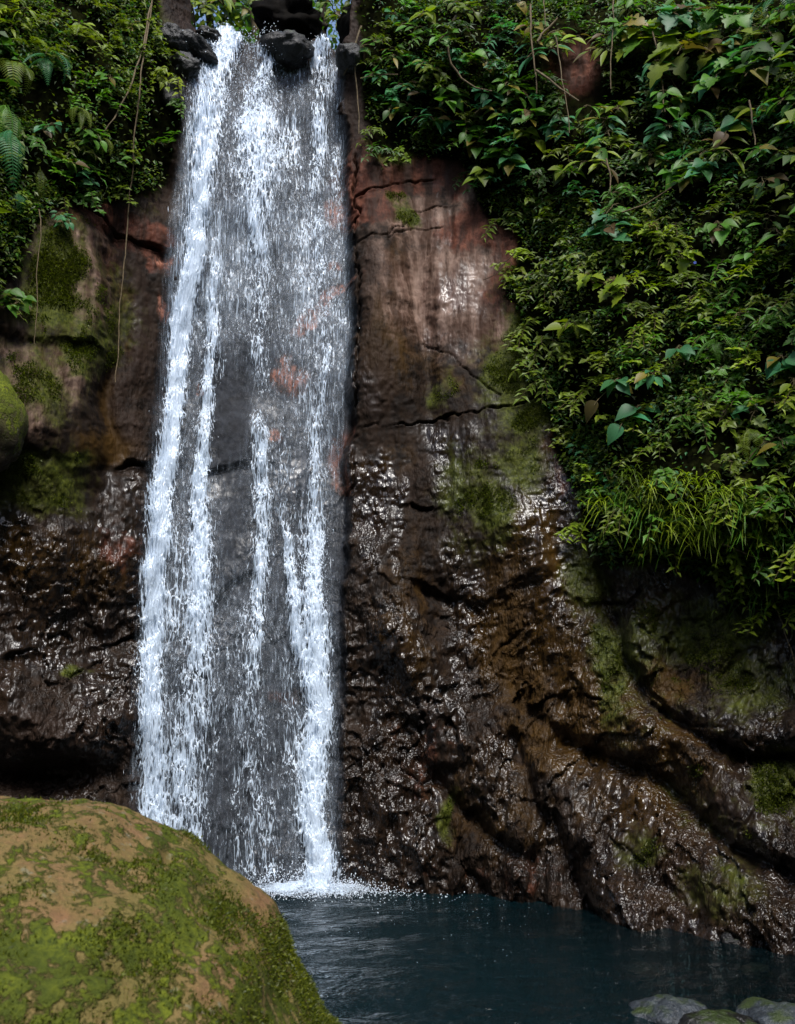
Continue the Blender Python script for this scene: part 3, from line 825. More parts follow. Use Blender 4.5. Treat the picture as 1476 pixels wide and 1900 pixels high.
p = hit(0, 790)
place_rock('mossy_rock', rock_mesh('mossy_rock', 0.26, 0.28, 0.38, 3, 0.12), (p[0] - 0.02, p[1] - 0.12, p[2]), (0, 0, 0), M['ledge'], 'rounded rock under bright green moss jutting from the left cliff wall')
for (px, py, dy, s, seed, rot, mt, lab) in [
    (530, 106, -0.16, (0.27, 0.26, 0.17), 5, (0, 0.1, 0), 'lip', 'black wet boulder splitting the stream at the lip of the fall'),
    (352, 92, -0.03, (0.26, 0.26, 0.13), 6, (0, 0.35, 0.1), 'lip', 'sloping black slab left of the waterfall lip'),
    (318, 78, -0.03, (0.17, 0.2, 0.13), 15, (0, 0.2, 0.5), 'lip', 'rounded black rock at the foot of the black trunk left of the lip'),
    (388, 78, -0.03, (0.16, 0.2, 0.08), 16, (0, 0.3, 0.2), 'lip', 'low wet black stone touching the left side of the topmost white water'),
    (340, 128, -0.03, (0.15, 0.18, 0.12), 17, (0, 0.5, 0.9), 'lip', 'black stone directly under the sloping slab'),
    (650, 112, -0.02, (0.16, 0.25, 0.14), 8, (0, -0.2, 0), 'lip', 'small dark rock right of the narrow side stream at the lip'),
    (318, 172, 0.04, (0.14, 0.2, 0.2), 9, (0, 0, 0.4), 'lip', 'dark mossy rock below the slab on the upper left edge of the fall'),
    (598, 108, -0.02, (0.09, 0.12, 0.08), 12, (0, 0, 0), 'lip', 'small black stone standing in the narrow side stream'),
]:
    p = hit(px, py)
    o = out_dir(p)
    place_rock('rock', rock_mesh('rock', *s, seed, 0.22), (p[0] + o[0] * -dy, p[1] + o[1] * -dy + 0.05, p[2]), rot, M[mt], lab)
def on_plane(px, py, z):
    d = px_ray(px, py)
    return np.array([0, 0, CAMZ]) + d * ((z - CAMZ) / d[2])
for (px, py, z, s, seed, mt, lab) in [
    (1240, 1892, -0.04, (0.20, 0.18, 0.10), 21, 'grey', 'grey lichen spotted stone breaking the pool surface, farther from the cliff foot'),
    (1450, 1905, -0.04, (0.22, 0.22, 0.11), 22, 'grey', 'bluish grey smooth stone at the corner of the pool'),
    (1410, 1798, -0.12, (0.17, 0.1, 0.05), 23, 'brown', 'ochre brown flat stone under the shallow water'),
    (1190, 1800, -0.15, (0.10, 0.09, 0.05), 24, 'brown', 'pale brown pebble under shallow water beside the grey stone'),
    (1335, 1915, -0.02, (0.20, 0.14, 0.08), 25, 'lip', 'low black wet stone between the two grey stones'),
    (1360, 1742, 0.0, (0.10, 0.10, 0.06), 26, 'lip', 'small dark stone where the right cliff foot meets the pool'),
]:
    p = on_plane(px, py, z)
    place_rock('stone', rock_mesh('stone', *s, seed, 0.2), tuple(p), (0, 0, seed), M[mt], lab, 'stone')

# ------------------------------------------------------------------ the waterfall
fall = tag(empty('waterfall', (-0.7, 8.15, 0)), 'tall white waterfall sliding down the dark cliff into the pool', 'waterfall')
FO = np.array(fall.location)
kz = 45
rf = np.pad(r_smooth, ((kz // 2, kz // 2), (0, 0)), 'edge')
rf = np.cumsum(np.vstack([np.zeros((1, NA)), rf]), 0)
rf = (rf[kz:] - rf[:-kz]) / kz
rf = rf + (r_smooth - rf) * sstep(7.6, 8.1, ZZ)
R_FALL = sampler(rf)
def chan(py):
    l = np.interp(py, [40, 70, 130, 250, 470, 700, 900, 1200, 1560, 1660], [410, 395, 350, 330, 300, 285, 262, 245, 215, 215])
    rr = np.interp(py, [40, 80, 130, 330, 560, 700, 1000, 1660], [500, 640, 640, 650, 664, 660, 640, 650])
    return l, rr
STREAMS = [  # name-label, polyline, half width px, strength along it
    ('broad bright stream on the left of the fall', [(440, 50), (412, 110), (385, 180), (378, 280), (374, 380), (358, 480), (340, 580), (330, 680), (318, 780), (304, 880), (294, 980), (287, 1080), (282, 1200), (283, 1300), (283, 1400), (285, 1500), (290, 1590)],
     [34, 36, 40, 30, 24, 22, 20, 20, 20, 24, 26, 26, 26, 26, 30, 36, 40], [0.95, 0.75, 0.65, 0.75, 0.85, 1.0, 1.02, 1.02, 1.0, 0.98, 0.92, 0.92, 0.92, 0.80, 0.68, 0.62, 0.6]),
    ('thinner stream just right of the broad one', [(395, 480), (398, 600), (386, 700), (380, 800), (374, 900), (368, 1000), (372, 1080), (370, 1160), (360, 1260), (345, 1360), (345, 1480), (350, 1600)],
     [16, 15, 14, 15, 20, 24, 28, 32, 40, 42, 40, 40], [0.55, 0.70, 0.66, 0.76, 0.82, 0.80, 0.74, 0.66, 0.46, 0.52, 0.52, 0.5]),
    ('splashing stream below the lip', [(470, 90), (490, 130), (478, 190), (470, 240), (485, 300), (470, 370), (478, 450), (485, 540), (480, 640), (485, 740)],
     [26, 22, 28, 50, 50, 44, 36, 30, 28, 26], [0.62, 0.60, 0.45, 0.64, 0.60, 0.52, 0.48, 0.45, 0.38, 0.35]),
    ('speckled stream in the middle of the lower fall', [(485, 760), (488, 830), (484, 900), (486, 980), (480, 1060), (476, 1140), (468, 1220), (462, 1300), (470, 1400), (480, 1500), (490, 1640)],
     [20, 22, 20, 20, 17, 17, 20, 26, 40, 44, 40], [0.35, 0.60, 0.62, 0.64, 0.66, 0.62, 0.56, 0.42, 0.36, 0.36, 0.36]),
    ('right hand stream from the narrow side channel', [(604, 74), (590, 120), (604, 170), (592, 230), (590, 300), (580, 380), (592, 460), (600, 540), (600, 640), (598, 740), (590, 840), (586, 930), (584, 1020), (580, 1110), (584, 1200), (588, 1300), (584, 1400), (580, 1500), (588, 1580), (592, 1655)],
     [18, 22, 26, 22, 18, 18, 18, 16, 16, 18, 20, 20, 22, 25, 29, 30, 29, 28, 27, 30], [0.8, 0.60, 0.42, 0.48, 0.50, 0.48, 0.38, 0.34, 0.34, 0.42, 0.55, 0.60, 0.68, 0.78, 0.80, 0.82, 0.85, 0.92, 0.98, 1.0]),
    ('narrow stream slanting into the right hand one', [(520, 930), (530, 990), (540, 1050), (550, 1120), (556, 1200), (566, 1290)],
     [10, 11, 12, 14, 15, 16], [0.45, 0.6, 0.72, 0.78, 0.74, 0.6]),
]
def sdens(X, Y, mul=1.0, wmul=1.0):
    D = np.zeros(X.shape)
    for _, P, W, Sg in STREAMS:
        ys = np.array([q[1] for q in P]); xs = np.array([q[0] for q in P])
        cxx = np.interp(Y, ys, xs); ww = np.interp(Y, ys, W) * wmul; ss_ = np.interp(Y, ys, Sg)
        e = np.clip(np.minimum(Y - ys[0], ys[-1] - Y) / 40 + 0.5, 0, 1)
        D = np.maximum(D, ss_ * np.exp(-(np.abs(X - cxx) / ww) ** 2.4) * e)
    return D * mul
BASE = [(430, 200, 90, 80, .42), (480, 280, 110, 110, .48), (440, 420, 90, 120, .42), (585, 180, 60, 50, .45), (600, 330, 60, 120, .36), (570, 470, 80, 120, .34), (360, 250, 40, 90, .5), (540, 560, 110, 120, .26), (330, 1400, 90, 130, .44), (300, 1500, 80, 80, .5), (440, 1500, 120, 120, .30), (560, 1450, 60, 150, .42), (620, 1500, 30, 120, .25), (500, 880, 70, 100, .30), (590, 760, 50, 120, .36), (330, 1080, 60, 140, .42), (350, 660, 60, 200, .28), (250, 1450, 30, 80, .35), (530, 1240, 100, 90, .25)]
def base_dens(X, Y):
    D = np.zeros(X.shape)
    for a, b, c, d, s in BASE:
        D = np.maximum(D, s * np.minimum(1, 1.3 * blob(X, Y, a, b, c, d)))
    D = np.maximum(D, 0.20)
    gap = 0.9 * np.maximum.reduce([blob(X, Y, 435, 760, 30, 120), blob(X, Y, 440, 960, 28, 80), blob(X, Y, 430, 1130, 26, 60), blob(X, Y, 640, 1000, 24, 500), blob(X, Y, 540, 170, 34, 40), blob(X, Y, 430, 140, 22, 26), blob(X, Y, 515, 1080, 18, 90)])
    return D * (1 - gap)

def sheet(name, rows, cols, offs, mat, dens_fn, veil=None, label=None, front=0.0):
    """a curtain of water hung a little in front of the rock"""
    P = hit(cols, rows, R_FALL)
    hd = np.stack([-P[..., 0], -P[..., 1], 0 * P[..., 0]], -1)
    hd /= np.linalg.norm(hd, axis=-1, keepdims=True)
    P = P + hd * (offs if np.ndim(offs) == 0 else offs[..., None])
    me = np_mesh(name, (P - FO).reshape(-1, 3), grid_faces(*rows.shape))
    attr(me, 'dens', np.clip(dens_fn, 0, 1))
    attr(me, 'veil', veil if veil is not None else 0 * dens_fn)
    o = link(name, me, mat, fall)
    if label: o['label'] = label
    return o
rowv = np.linspace(52, 1662, 330); colv = np.linspace(0, 1, 90)
RW, CW = np.meshgrid(rowv, colv, indexing='ij')
L_, R__ = chan(RW)
CL = L_ + (R__ - L_) * CW
edge = sstep(0, 0.10, CW) * (1 - sstep(0.93, 1.0, CW))
wobx = 10 * fbm(CL * 0.02, RW * 0.004, 1.0, 2)
fd = (0.95 * base_dens(CL + wobx, RW) + 0.16 * fbm(CL * 0.03, RW * 0.006, 3.0, 3)) * edge
veil = np.clip(0.30 + 0.22 * fbm(CL * 0.012, RW * 0.004, 5.0, 3), 0, 1) * edge * (1 - 0.75 * blob(CL, RW, 435, 760, 36, 140)) * (1 - 0.6 * blob(CL, RW, 440, 1000, 36, 120)) * (1 - 0.5 * sstep(560, 640, CL) * sstep(900, 1000, RW)) * sstep(60, 150, RW)
ltop = np.interp(CL, [340, 375, 400, 425, 470, 490, 520, 580, 592, 625, 640], [170, 110, 70, 52, 52, 95, 112, 108, 76, 76, 110])
ltop = sstep(-8, 10, RW - ltop)
fd = fd * ltop
veil = veil * ltop * (1 - 0.62 * sstep(560, 1000, RW))
veil = veil * (1 - 0.3 * np.maximum.reduce([blob(CL, RW, 635, 545, 40, 26), blob(CL, RW, 560, 680, 40, 50), blob(CL, RW, 305, 520, 24, 60)]))
sheet('water_veil', RW, CL, 0.085 + 0.02 * fbm(CL * 0.03, RW * 0.02, 7.0, 2), M['film'], fd, veil, 'thin speckled film of water over the rock')
for k, (lab, P, W, Sg) in enumerate(STREAMS):
    ys = np.array([q[1] for q in P], float); xs = np.array([q[0] for q in P], float)
    rv = np.arange(ys[0], ys[-1] + 1, 6.0); cv = np.linspace(-1, 1, 23)
    RW2, CV = np.meshgrid(rv, cv, indexing='ij')
    cxx = np.interp(RW2, ys, xs) + 5 * fbm(RW2 * 0.012, CV * 0 + k * 3.1, 0.0, 2); ww = np.interp(RW2, ys, W); sg = np.interp(RW2, ys, Sg)
    CL2 = cxx + CV * ww * 1.7
    prof_ = np.exp(-(np.abs(CV) * 1.7) ** 2.2)
    ee = np.clip(np.minimum(RW2 - ys[0] + 12, ys[-1] - RW2 + 12) / 30, 0, 1)
    dn = sg * prof_ * ee + 0.10 * fbm(CL2 * 0.06, RW2 * 0.02, k * 2.0, 3) * prof_
    for mt, off, mul in (('stream', 0.10, 0.96), ('front', 0.15, 0.80)):
        sheet('water_stream' if mt == 'stream' else 'foam_layer', RW2, CL2 + (0 if mt == 'stream' else 4), off + 0.05 * prof_ + 0.02 * fbm(CL2 * 0.05, RW2 * 0.03, 2.0 + k, 2), M[mt], dn * mul, None, lab if mt == 'stream' else None)

# flying drops: small stretched beads, joined
def beads(name, P, L, Wd, tilt, parent=None, origin=(0, 0, 0)):
    n = len(P)
    ax = np.stack([tilt[:, 0], tilt[:, 1], -np.ones(n)], -1)
    ax /= np.linalg.norm(ax, axis=1, keepdims=True)
    e1 = np.cross(ax, np.array([0, 1.0, 0])); e1 /= np.linalg.norm(e1, axis=1, keepdims=True)
    e2 = np.cross(ax, e1)
    c = P - np.array(origin)
    V = np.stack([c - ax * L[:, None], c + ax * L[:, None] * 0.55, c + e1 * Wd[:, None], c + e2 * Wd[:, None], c - e1 * Wd[:, None], c - e2 * Wd[:, None]], 1)
    F0 = np.array([[0, 2, 3], [0, 3, 4], [0, 4, 5], [0, 5, 2], [1, 3, 2], [1, 4, 3], [1, 5, 4], [1, 2, 5]])
    F = (np.arange(n) * 6)[:, None, None] + F0[None]
    me = np_mesh(name, V.reshape(-1, 3), F.reshape(-1, 3))
    o = link(name, me, M['drop'], parent)
    o['kind'] = 'stuff'
    return o
N = 40000
cy_ = RNG.uniform(55, 1655, N); l_, r_ = chan(cy_)
cx_ = RNG.uniform(l_ - 12, r_ + 6)
dd = np.maximum(sdens(cx_, cy_, 0.9, 1.25), 0.55 * base_dens(cx_, cy_))
dd = dd * (0.4 + 0.9 * np.clip(0.5 + fbm(cx_ * 0.05, cy_ * 0.02, 8.0, 3), 0, 1.2))
keep = RNG.random(N) < np.clip(dd, 0, 1) ** 1.7 * 0.14
cx_, cy_, dd = cx_[keep], cy_[keep], dd[keep]
n = len(cx_)
P = hit(cx_, cy_, R_FALL)
hd = np.stack([-P[:, 0], -P[:, 1], 0 * P[:, 0]], -1); hd /= np.linalg.norm(hd, axis=1, keepdims=True)
P = P + hd * (0.10 + RNG.gamma(1.6, 0.035, n))[:, None]
beads('spray_drops', P, RNG.gamma(1.6, 0.014, n) + 0.004, RNG.uniform(0.0010, 0.0030, n), RNG.normal(0, 0.16, (n, 2)), fall, FO)

# splash where the fall meets the pool
nr, ncs = 60, 120
rr_, aa_ = np.meshgrid(np.linspace(0.0, 1, nr), np.linspace(0, 2 * np.pi, ncs), indexing='ij')
sc0 = on_plane(590, 1652, 0.0)
sx = sc0[0] - 0.14 + rr_ * np.cos(aa_) * 0.76; sy = sc0[1] - 0.04 + rr_ * np.sin(aa_) * 0.40
sz = 0.02 + 0.05 * (1 - rr_) ** 2 + 0.02 * np.abs(fbm(sx * 9, sy * 9, 1.0, 3)) * (1 - rr_)
spm = np_mesh('splash_foam', np.stack([sx, sy, sz], -1).reshape(-1, 3) - FO, grid_faces(nr, ncs)[:, ::-1])
attr(spm, 'dens', np.clip(1.05 - 0.95 * rr_ ** 0.8 + 0.25 * fbm(sx * 7, sy * 9, 4.0, 3), 0, 1) * sstep(1.0, 0.75, rr_)); attr(spm, 'veil', 0 * rr_)
link('splash_foam', spm, M['stream'], fall)
n = 9000
ang = RNG.uniform(0, 2 * np.pi, n); rad_ = np.abs(RNG.normal(0, 0.34, n))
P = np.stack([sc0[0] - 0.05 + np.cos(ang) * rad_ * 1.2, sc0[1] - 0.03 + np.sin(ang) * rad_ * 0.5, 0.01 + RNG.exponential(0.06, n) * np.exp(-rad_ * 2)], -1)
beads('splash_drops', P, RNG.uniform(0.003, 0.012, n), RNG.uniform(0.002, 0.005, n), RNG.normal(0, 0.8, (n, 2)), fall, FO)
n = 220
P = np.stack([RNG.uniform(-1.1, 1.1, n), 8.0 - RNG.exponential(0.7, n), RNG.uniform(0.005, 0.02, n)], -1)
P = P[P[:, 1] > 4.6]
beads('pool_drops', P, np.full(len(P), 0.003), RNG.uniform(0.0012, 0.003, len(P)), RNG.normal(0, 0.8, (len(P), 2)), fall, FO)
# spatter at the lip
n = 900
px0 = RNG.normal(470, 45, n); py0 = RNG.normal(85, 28, n)
P = hit(px0, np.clip(py0, 45, 150), R_FALL); 
P = P + np.stack([-P[:, 0], -P[:, 1], 0 * P[:, 0]], -1) / 9.0 * RNG.uniform(0.02, 0.3, n)[:, None]
beads('lip_drops', P, RNG.uniform(0.004, 0.016, n), RNG.uniform(0.003, 0.007, n), RNG.normal(0, 0.6, (n, 2)), fall, FO)

# ------------------------------------------------------------------ plants: shared meshes
YEL, GRN, TEAL, DK = (0.23, 0.32, 0.012, 1), (0.080, 0.225, 0.015, 1), (0.048, 0.22, 0.085, 1), (0.030, 0.088, 0.010, 1)  # TEAL: cool leaf green with blue sky sheen painted into the colour
OLIVE = (0.130, 0.190, 0.010, 1)

def leaf_mesh(name, outline, fold=0.12, droop=0.25):
    """outline: list of (along 0..1, half width); blade along +Y, normal +Z, with midrib fold and drooping tip"""
    V, F = [], []
    for (a, h) in outline:
        zc = -droop * a * a
        V += [(-h, a, zc + fold * h * 2), (0, a, zc), (h, a, zc + fold * h * 2)]
    for i in range(len(outline) - 1):
        b = i * 3
        F += [(b, b + 1, b + 4, b + 3), (b + 1, b + 2, b + 5, b + 4)]
    me = np_mesh(name, V, F)
    me.materials.append(M['leaf'])
    return me
HEART = [leaf_mesh('heart_leaf', [(-0.05, 0.10), (0.02, 0.27), (0.16, 0.39), (0.36, 0.40), (0.58, 0.30), (0.80, 0.14), (1.0, 0.006)], 0.16, d) for d in (0.12, 0.35)]
OVAL = [leaf_mesh('oval_leaf', [(0.0, 0.01), (0.12, 0.16), (0.32, 0.27), (0.55, 0.27), (0.78, 0.15), (1.0, 0.005)], 0.18, d) for d in (0.1, 0.35)]
LONG = [leaf_mesh('long_leaf', [(0.0, 0.008), (0.2, 0.10), (0.45, 0.145), (0.7, 0.10), (1.0, 0.004)], 0.2, d) for d in (0.2, 0.5)]
LOBED = [leaf_mesh('lobed_leaf', [(-0.02, 0.12), (0.06, 0.40), (0.13, 0.45), (0.20, 0.26), (0.30, 0.44), (0.42, 0.50), (0.48, 0.27), (0.60, 0.34), (0.70, 0.30), (0.75, 0.14), (0.88, 0.10), (1.0, 0.006)], 0.15, d) for d in (0.15, 0.4)]
LEAVES = {'heart': HEART, 'oval': OVAL, 'long': LONG, 'lobed': LOBED}

def frame_mat(tip, nrm, scale, loc):
    y = Vector(tip).normalized()
    z = Vector(nrm); z = (z - y * z.dot(y)).normalized()
    x = y.cross(z)
    m = Matrix((x, y, z)).transposed().to_4x4()
    return Matrix.Translation(loc) @ m @ Matrix.Diagonal((scale, scale, scale, 1))

def tube_arrays(pts, rads, sides=5):
    pts = np.asarray(pts, float); n = len(pts)
    rads = np.broadcast_to(np.asarray(rads, float), (n,))
    tn = np.gradient(pts, axis=0); tn /= np.linalg.norm(tn, axis=1, keepdims=True) + 1e-9
    ref = np.where(np.abs(tn[:, 2:3]) > 0.9, np.array([[1.0, 0, 0]]), np.array([[0, 0, 1.0]]))
    e1 = np.cross(tn, ref); e1 /= np.linalg.norm(e1, axis=1, keepdims=True) + 1e-9
    e2 = np.cross(tn, e1)
    a = np.linspace(0, 2 * np.pi, sides, endpoint=False)
    V = pts[:, None] + rads[:, None, None] * (e1[:, None] * np.cos(a)[None, :, None] + e2[:, None] * np.sin(a)[None, :, None])
    i = np.arange(n - 1)[:, None] * sides; j = np.arange(sides)[None, :]; j2 = (j + 1) % sides
    F = np.stack([i + j, i + j2, i + sides + j2, i + sides + j], -1).reshape(-1, 4)
    return V.reshape(-1, 3), F

def join(parts):
    V, F, k = [], [], 0
    for v, f in parts:
        V.append(v); F.append(np.asarray(f) + k); k += len(v)
    return np.concatenate(V), np.concatenate(F)

def broad_proto(kind, seed):
    """stem mesh and leaf frames in plant space: +Y away from the wall, +Z up; unit leaf length"""
    rn = random.Random(seed)
    stems, leaves = [], []
    for b in range(rn.choice((2, 3))):
        sx_ = rn.uniform(-1.2, 1.2)
        ln = rn.uniform(1.4, 2.6)
        up = rn.uniform(-0.2, 1.3)
        pts = []
        for i in range(9):
            s = i / 8
            pts.append((sx_ * s * 1.2 + 0.06 * rn.uniform(-1, 1), ln * s * 0.75, up * s * 1.5 - 1.5 * s * s))
        stems.append(tube_arrays(pts, np.linspace(0.05, 0.02, 9), 5))
        nl = rn.choice((4, 5, 6))
        for q in range(nl):
            s = 0.25 + 0.75 * (q + 0.5 * rn.random()) / nl
            f = s * 8; i = min(7, int(f)); u = f - i
            base = Vector(pts[i]).lerp(Vector(pts[i + 1]), u)
            side = 1 if q % 2 else -1
            tip = Vector((side * rn.uniform(0.3, 1.1), rn.uniform(0.1, 0.7), rn.uniform(-0.95, 0.05)))
            nrm = Vector((rn.uniform(-0.35, 0.35), rn.uniform(0.5, 1.0), rn.uniform(0.45, 1.1)))
            tp = tip.normalized() * 0.30
            stems.append(tube_arrays([base, base + tp * 0.5 + Vector((0, 0, 0.06)), base + tp], [0.016, 0.014, 0.012], 4))
            leaves.append((rn.randrange(2), frame_mat(tip, nrm, rn.uniform(0.7, 1.15), base + tp)))
    v, f = join(stems)
    me = np_mesh('stem', v, f)
    me.materials.append(M['stem'])
    return me, leaves
PROTO = {k: [broad_proto(k, 100 + 10 * i + j) for j in range(5)] for i, k in enumerate(LEAVES)}

NAMED = []
def region(px, py):
    if py < 50 and 330 <= px <= 665: return 'above the lip'
    if px < 330:
        if py < 130: return 'high on the left bank'
        if py < 260: return 'halfway down the left bank'
        if py < 480: return 'just above the left red ledge'
        return 'on the mossy left rock'
    if py < 300 and px < 780: return 'beside the upper fall'
    if py < 400 and px < 960: return 'overhanging the red face'
    if py < 130 and px < 1180: return 'above the bare earth patch'
    if py < 340 and px < 1180: return 'around the bare earth patch'
    if py < 190: return 'in the upper right corner'
    if py < 380: return 'below the upper right corner'
    if py < 560 and px < 1150: return 'right beside the red face'
    if py < 560: return 'in the middle right bank'
    if py < 740 and px < 1130: return 'along the mossy rock edge'
    if py < 740: return 'below the middle right bank'
    if py < 900 and px < 1180: return 'above the wet buttress'
    if py < 900: return 'just above the long grass'
    return 'on the overhanging lower rim'
ORD = ['', 'second', 'third', 'fourth', 'fifth', 'sixth', 'seventh', 'eighth', 'ninth', 'tenth', 'eleventh', 'twelfth', 'thirteenth', 'fourteenth', 'fifteenth', 'sixteenth']
def name_all():
    """one label per thing: its look and place, and where look-alikes stand together its order among them"""
    by = {}
    for o, one, many, reg, px, py in NAMED:
        by.setdefault((one, many, reg), []).append((px, py, o))
    for (one, many, reg), lst in by.items():
        if len(lst) == 1:
            lst[0][2]['label'] = f'{one} {reg}'
            continue
        lst.sort(key=lambda q: q[0])
        for k, (px, py, o) in enumerate(lst):
            o['group'] = f'{many} {reg}'
            r_ = len(lst) - 1 - k
            if k <= r_: pos = ('leftmost' if k == 0 else ORD[k] + ' from left')
            else: pos = ('rightmost' if r_ == 0 else ORD[r_] + ' from right')
            o['label'] = f'{pos} of the {many} {reg}'
TONE = {YEL: 'yellow green', GRN: 'mid green', TEAL: 'bluish green', DK: 'dark green', OLIVE: 'olive'}
LEAFW = {'heart': 'heart shaped', 'oval': 'oval', 'long': 'long narrow', 'lobed': 'deeply lobed'}

def jit(c, a=0.25):
    k = random.uniform(1 - a, 1 + a)
    return (c[0] * k * random.uniform(0.9, 1.1), c[1] * k, c[2] * k * random.uniform(0.8, 1.2), 1)

def add_broad(px, py, kind, tone, leaf_m, away=0.12, pos=None):
    p = np.array(pos) if pos is not None else hit(px, py)
    o = out_dir(p)
    p = p + o * 0.05
    s_up = 1.05
    t = empty('broadleaf_plant', tuple(p))
    t.rotation_euler = (0, 0, math.atan2(-o[0], o[1]) + random.uniform(-0.4, 0.4))
    reg = region(px, py)
    tag(t, None, 'plant')
    NAMED.append((t, f'{TONE[tone]} {LEAFW[kind]} leaved plant', f'{TONE[tone]} {LEAFW[kind]} leaved plants', reg, px, py))
    sm, lv = random.choice(PROTO[kind])
    s = leaf_m * s_up
    mir = random.choice((1, -1))
    so = link('stem', sm, None, t)
    so.scale = (s * mir, s, s)
    if 960 < px and 385 < py: lv = random.sample(lv, min(len(lv), 6))
    for v, m in lv:
        lo = bpy.data.objects.new('leaf', LEAVES[kind][v])
        COL.objects.link(lo)
        lo.parent = t
        lo.matrix_basis = Matrix.Diagonal((s * mir, s, s, 1)) @ m if mir > 0 else Matrix.Scale(s, 4) @ mirror(m)
        c_ = jit(tone)
        if random.random() < 0.06: c_ = (0.22, 0.17, 0.02, 1)
        elif random.random() < 0.04: c_ = (0.10, 0.055, 0.02, 1)
        lo.color = c_
    return t
def mirror(m):
    mx = Matrix.Diagonal((-1, 1, 1, 1))
    return mx @ m @ mx

BROAD = [
    # beside the fall and over the red face
    (770, 60, 'oval', GRN, .13), (720, 36, 'oval', TEAL, .12), (690, 90, 'oval', GRN, .11), (700, 150, 'oval', TEAL, .11), (740, 120, 'long', GRN, .14), (760, 170, 'oval', TEAL, .12), (735, 200, 'oval', DK, .12),
    (800, 40, 'heart', YEL, .12), (840, 75, 'oval', GRN, .13), (870, 125, 'heart', GRN, .13), (860, 20, 'oval', OLIVE, .13), (930, 15, 'heart', TEAL, .13), (800, 130, 'oval', OLIVE, .12), (850, 190, 'heart', GRN, .13), (890, 180, 'oval', TEAL, .14),
    (800, 235, 'long', TEAL, .15), (830, 240, 'heart', TEAL, .13), (920, 210, 'oval', OLIVE, .13), (950, 170, 'oval', GRN, .14), (880, 280, 'heart', GRN, .14), (920, 300, 'heart', GRN, .15), (900, 330, 'heart', OLIVE, .14), (950, 310, 'heart', TEAL, .14), (960, 265, 'heart', YEL, .13), (870, 240, 'oval', GRN, .13),
    # round the red earth
    (1000, 225, 'heart', GRN, .13), (1020, 245, 'heart', TEAL, .12), (990, 60, 'oval', GRN, .14), (1000, 120, 'long', TEAL, .17), (1050, 70, 'long', GRN, .18), (1110, 105, 'long', OLIVE, .16), (1045, 85, 'oval', YEL, .14), (1120, 110, 'long', YEL, .18), (1110, 225, 'long', GRN, .16), (1150, 215, 'heart', OLIVE, .13), (1130, 260, 'long', TEAL, .17), (1090, 290, 'heart', GRN, .13), (1110, 320, 'long', YEL, .16), (1040, 330, 'heart', OLIVE, .13),
    # upper right corner
    (1160, 40, 'oval', GRN, .15), (1180, 75, 'lobed', GRN, .20), (1210, 90, 'lobed', YEL, .19), (1240, 60, 'lobed', TEAL, .2), (1270, 40, 'oval', GRN, .15), (1290, 90, 'lobed', OLIVE, .22), (1340, 60, 'lobed', GRN, .2), (1380, 110, 'lobed', TEAL, .2), (1410, 60, 'oval', OLIVE, .17), (1440, 120, 'heart', DK, .17), (1320, 120, 'heart', TEAL, .16), (1360, 150, 'lobed', GRN, .18), (1230, 150, 'long', TEAL, .18), (1300, 170, 'heart', GRN, .15), (1460, 60, 'oval', GRN, .15), (1200, 20, 'long', OLIVE, .17),
    (1260, 200, 'heart', GRN, .14), (1240, 250, 'oval', TEAL, .15), (1290, 320, 'heart', TEAL, .14), (1390, 220, 'oval', YEL, .16), (1370, 250, 'heart', TEAL, .14), (1440, 280, 'oval', GRN, .15), (1340, 300, 'long', OLIVE, .17), (1200, 300, 'oval', OLIVE, .13), (1240, 330, 'heart', GRN, .13), (1420, 340, 'oval', DK, .15), (1470, 200, 'oval', GRN, .15),
    # scattered over the creeper
    (1120, 400, 'lobed', TEAL, .16), (1110, 440, 'heart', TEAL, .15), (1160, 390, 'long', GRN, .16), (1190, 440, 'lobed', YEL, .12), (1245, 470, 'lobed', YEL, .13), (1100, 530, 'lobed', YEL, .12), (1165, 530, 'lobed', YEL, .13), (1060, 610, 'heart', YEL, .14), (1270, 655, 'heart', TEAL, .14), (1165, 725, 'heart', TEAL, .16), (1205, 720, 'oval', TEAL, .14), (1190, 775, 'heart', TEAL, .15), (1445, 690, 'heart', TEAL, .17), (1470, 715, 'oval', YEL, .15), (1435, 740, 'lobed', YEL, .14), (1365, 755, 'oval', TEAL, .12), (1390, 500, 'oval', GRN, .14), (1330, 430, 'heart', GRN, .14), (1420, 440, 'long', GRN, .16), (1290, 560, 'oval', OLIVE, .12), (1390, 600, 'long', GRN, .15), (1440, 820, 'oval', GRN, .13), (1120, 880, 'oval', TEAL, .08), (1080, 830, 'oval', TEAL, .08),
    # left bank
    (50, 560, 'heart', GRN, .10), (150, 330, 'oval', TEAL, .09), (120, 310, 'heart', GRN, .10), (230, 300, 'oval', GRN, .09), (200, 150, 'oval', GRN, .10), (110, 240, 'oval', TEAL, .10), (160, 60, 'oval', YEL, .09), (120, 405, 'oval', TEAL, .07), (250, 60, 'oval', OLIVE, .09), (40, 50, 'long', YEL, .14), (170, 250, 'oval', GRN, .10),
]
for (px, py, kd, tn, s) in BROAD:
    add_broad(px, py, kd, tn, s)

for (px, py, kd, tn, s, dep) in [(368, 22, 'oval', YEL, .15, 10.9), (415, 14, 'long', YEL, .2, 11.4), (448, 24, 'oval', GRN, .14, 11.2), (478, 12, 'long', OLIVE, .2, 11.5), (592, 14, 'oval', GRN, .14, 11.3), (622, 34, 'long', OLIVE, .16, 10.4), (640, 48, 'oval', YEL, .12, 10.1), (338, 12, 'long', GRN, .18, 10.8), (655, 20, 'oval', OLIVE, .13, 10.2), (460, 2, 'oval', DK, .2, 11.8), (395, 0, 'oval', DK, .2, 11.8), (610, 0, 'oval', GRN, .18, 11.6)]:
    q = at_depth(np.array(px), np.array(py), dep)
    add_broad(px, py, kd, tn, s, pos=q)

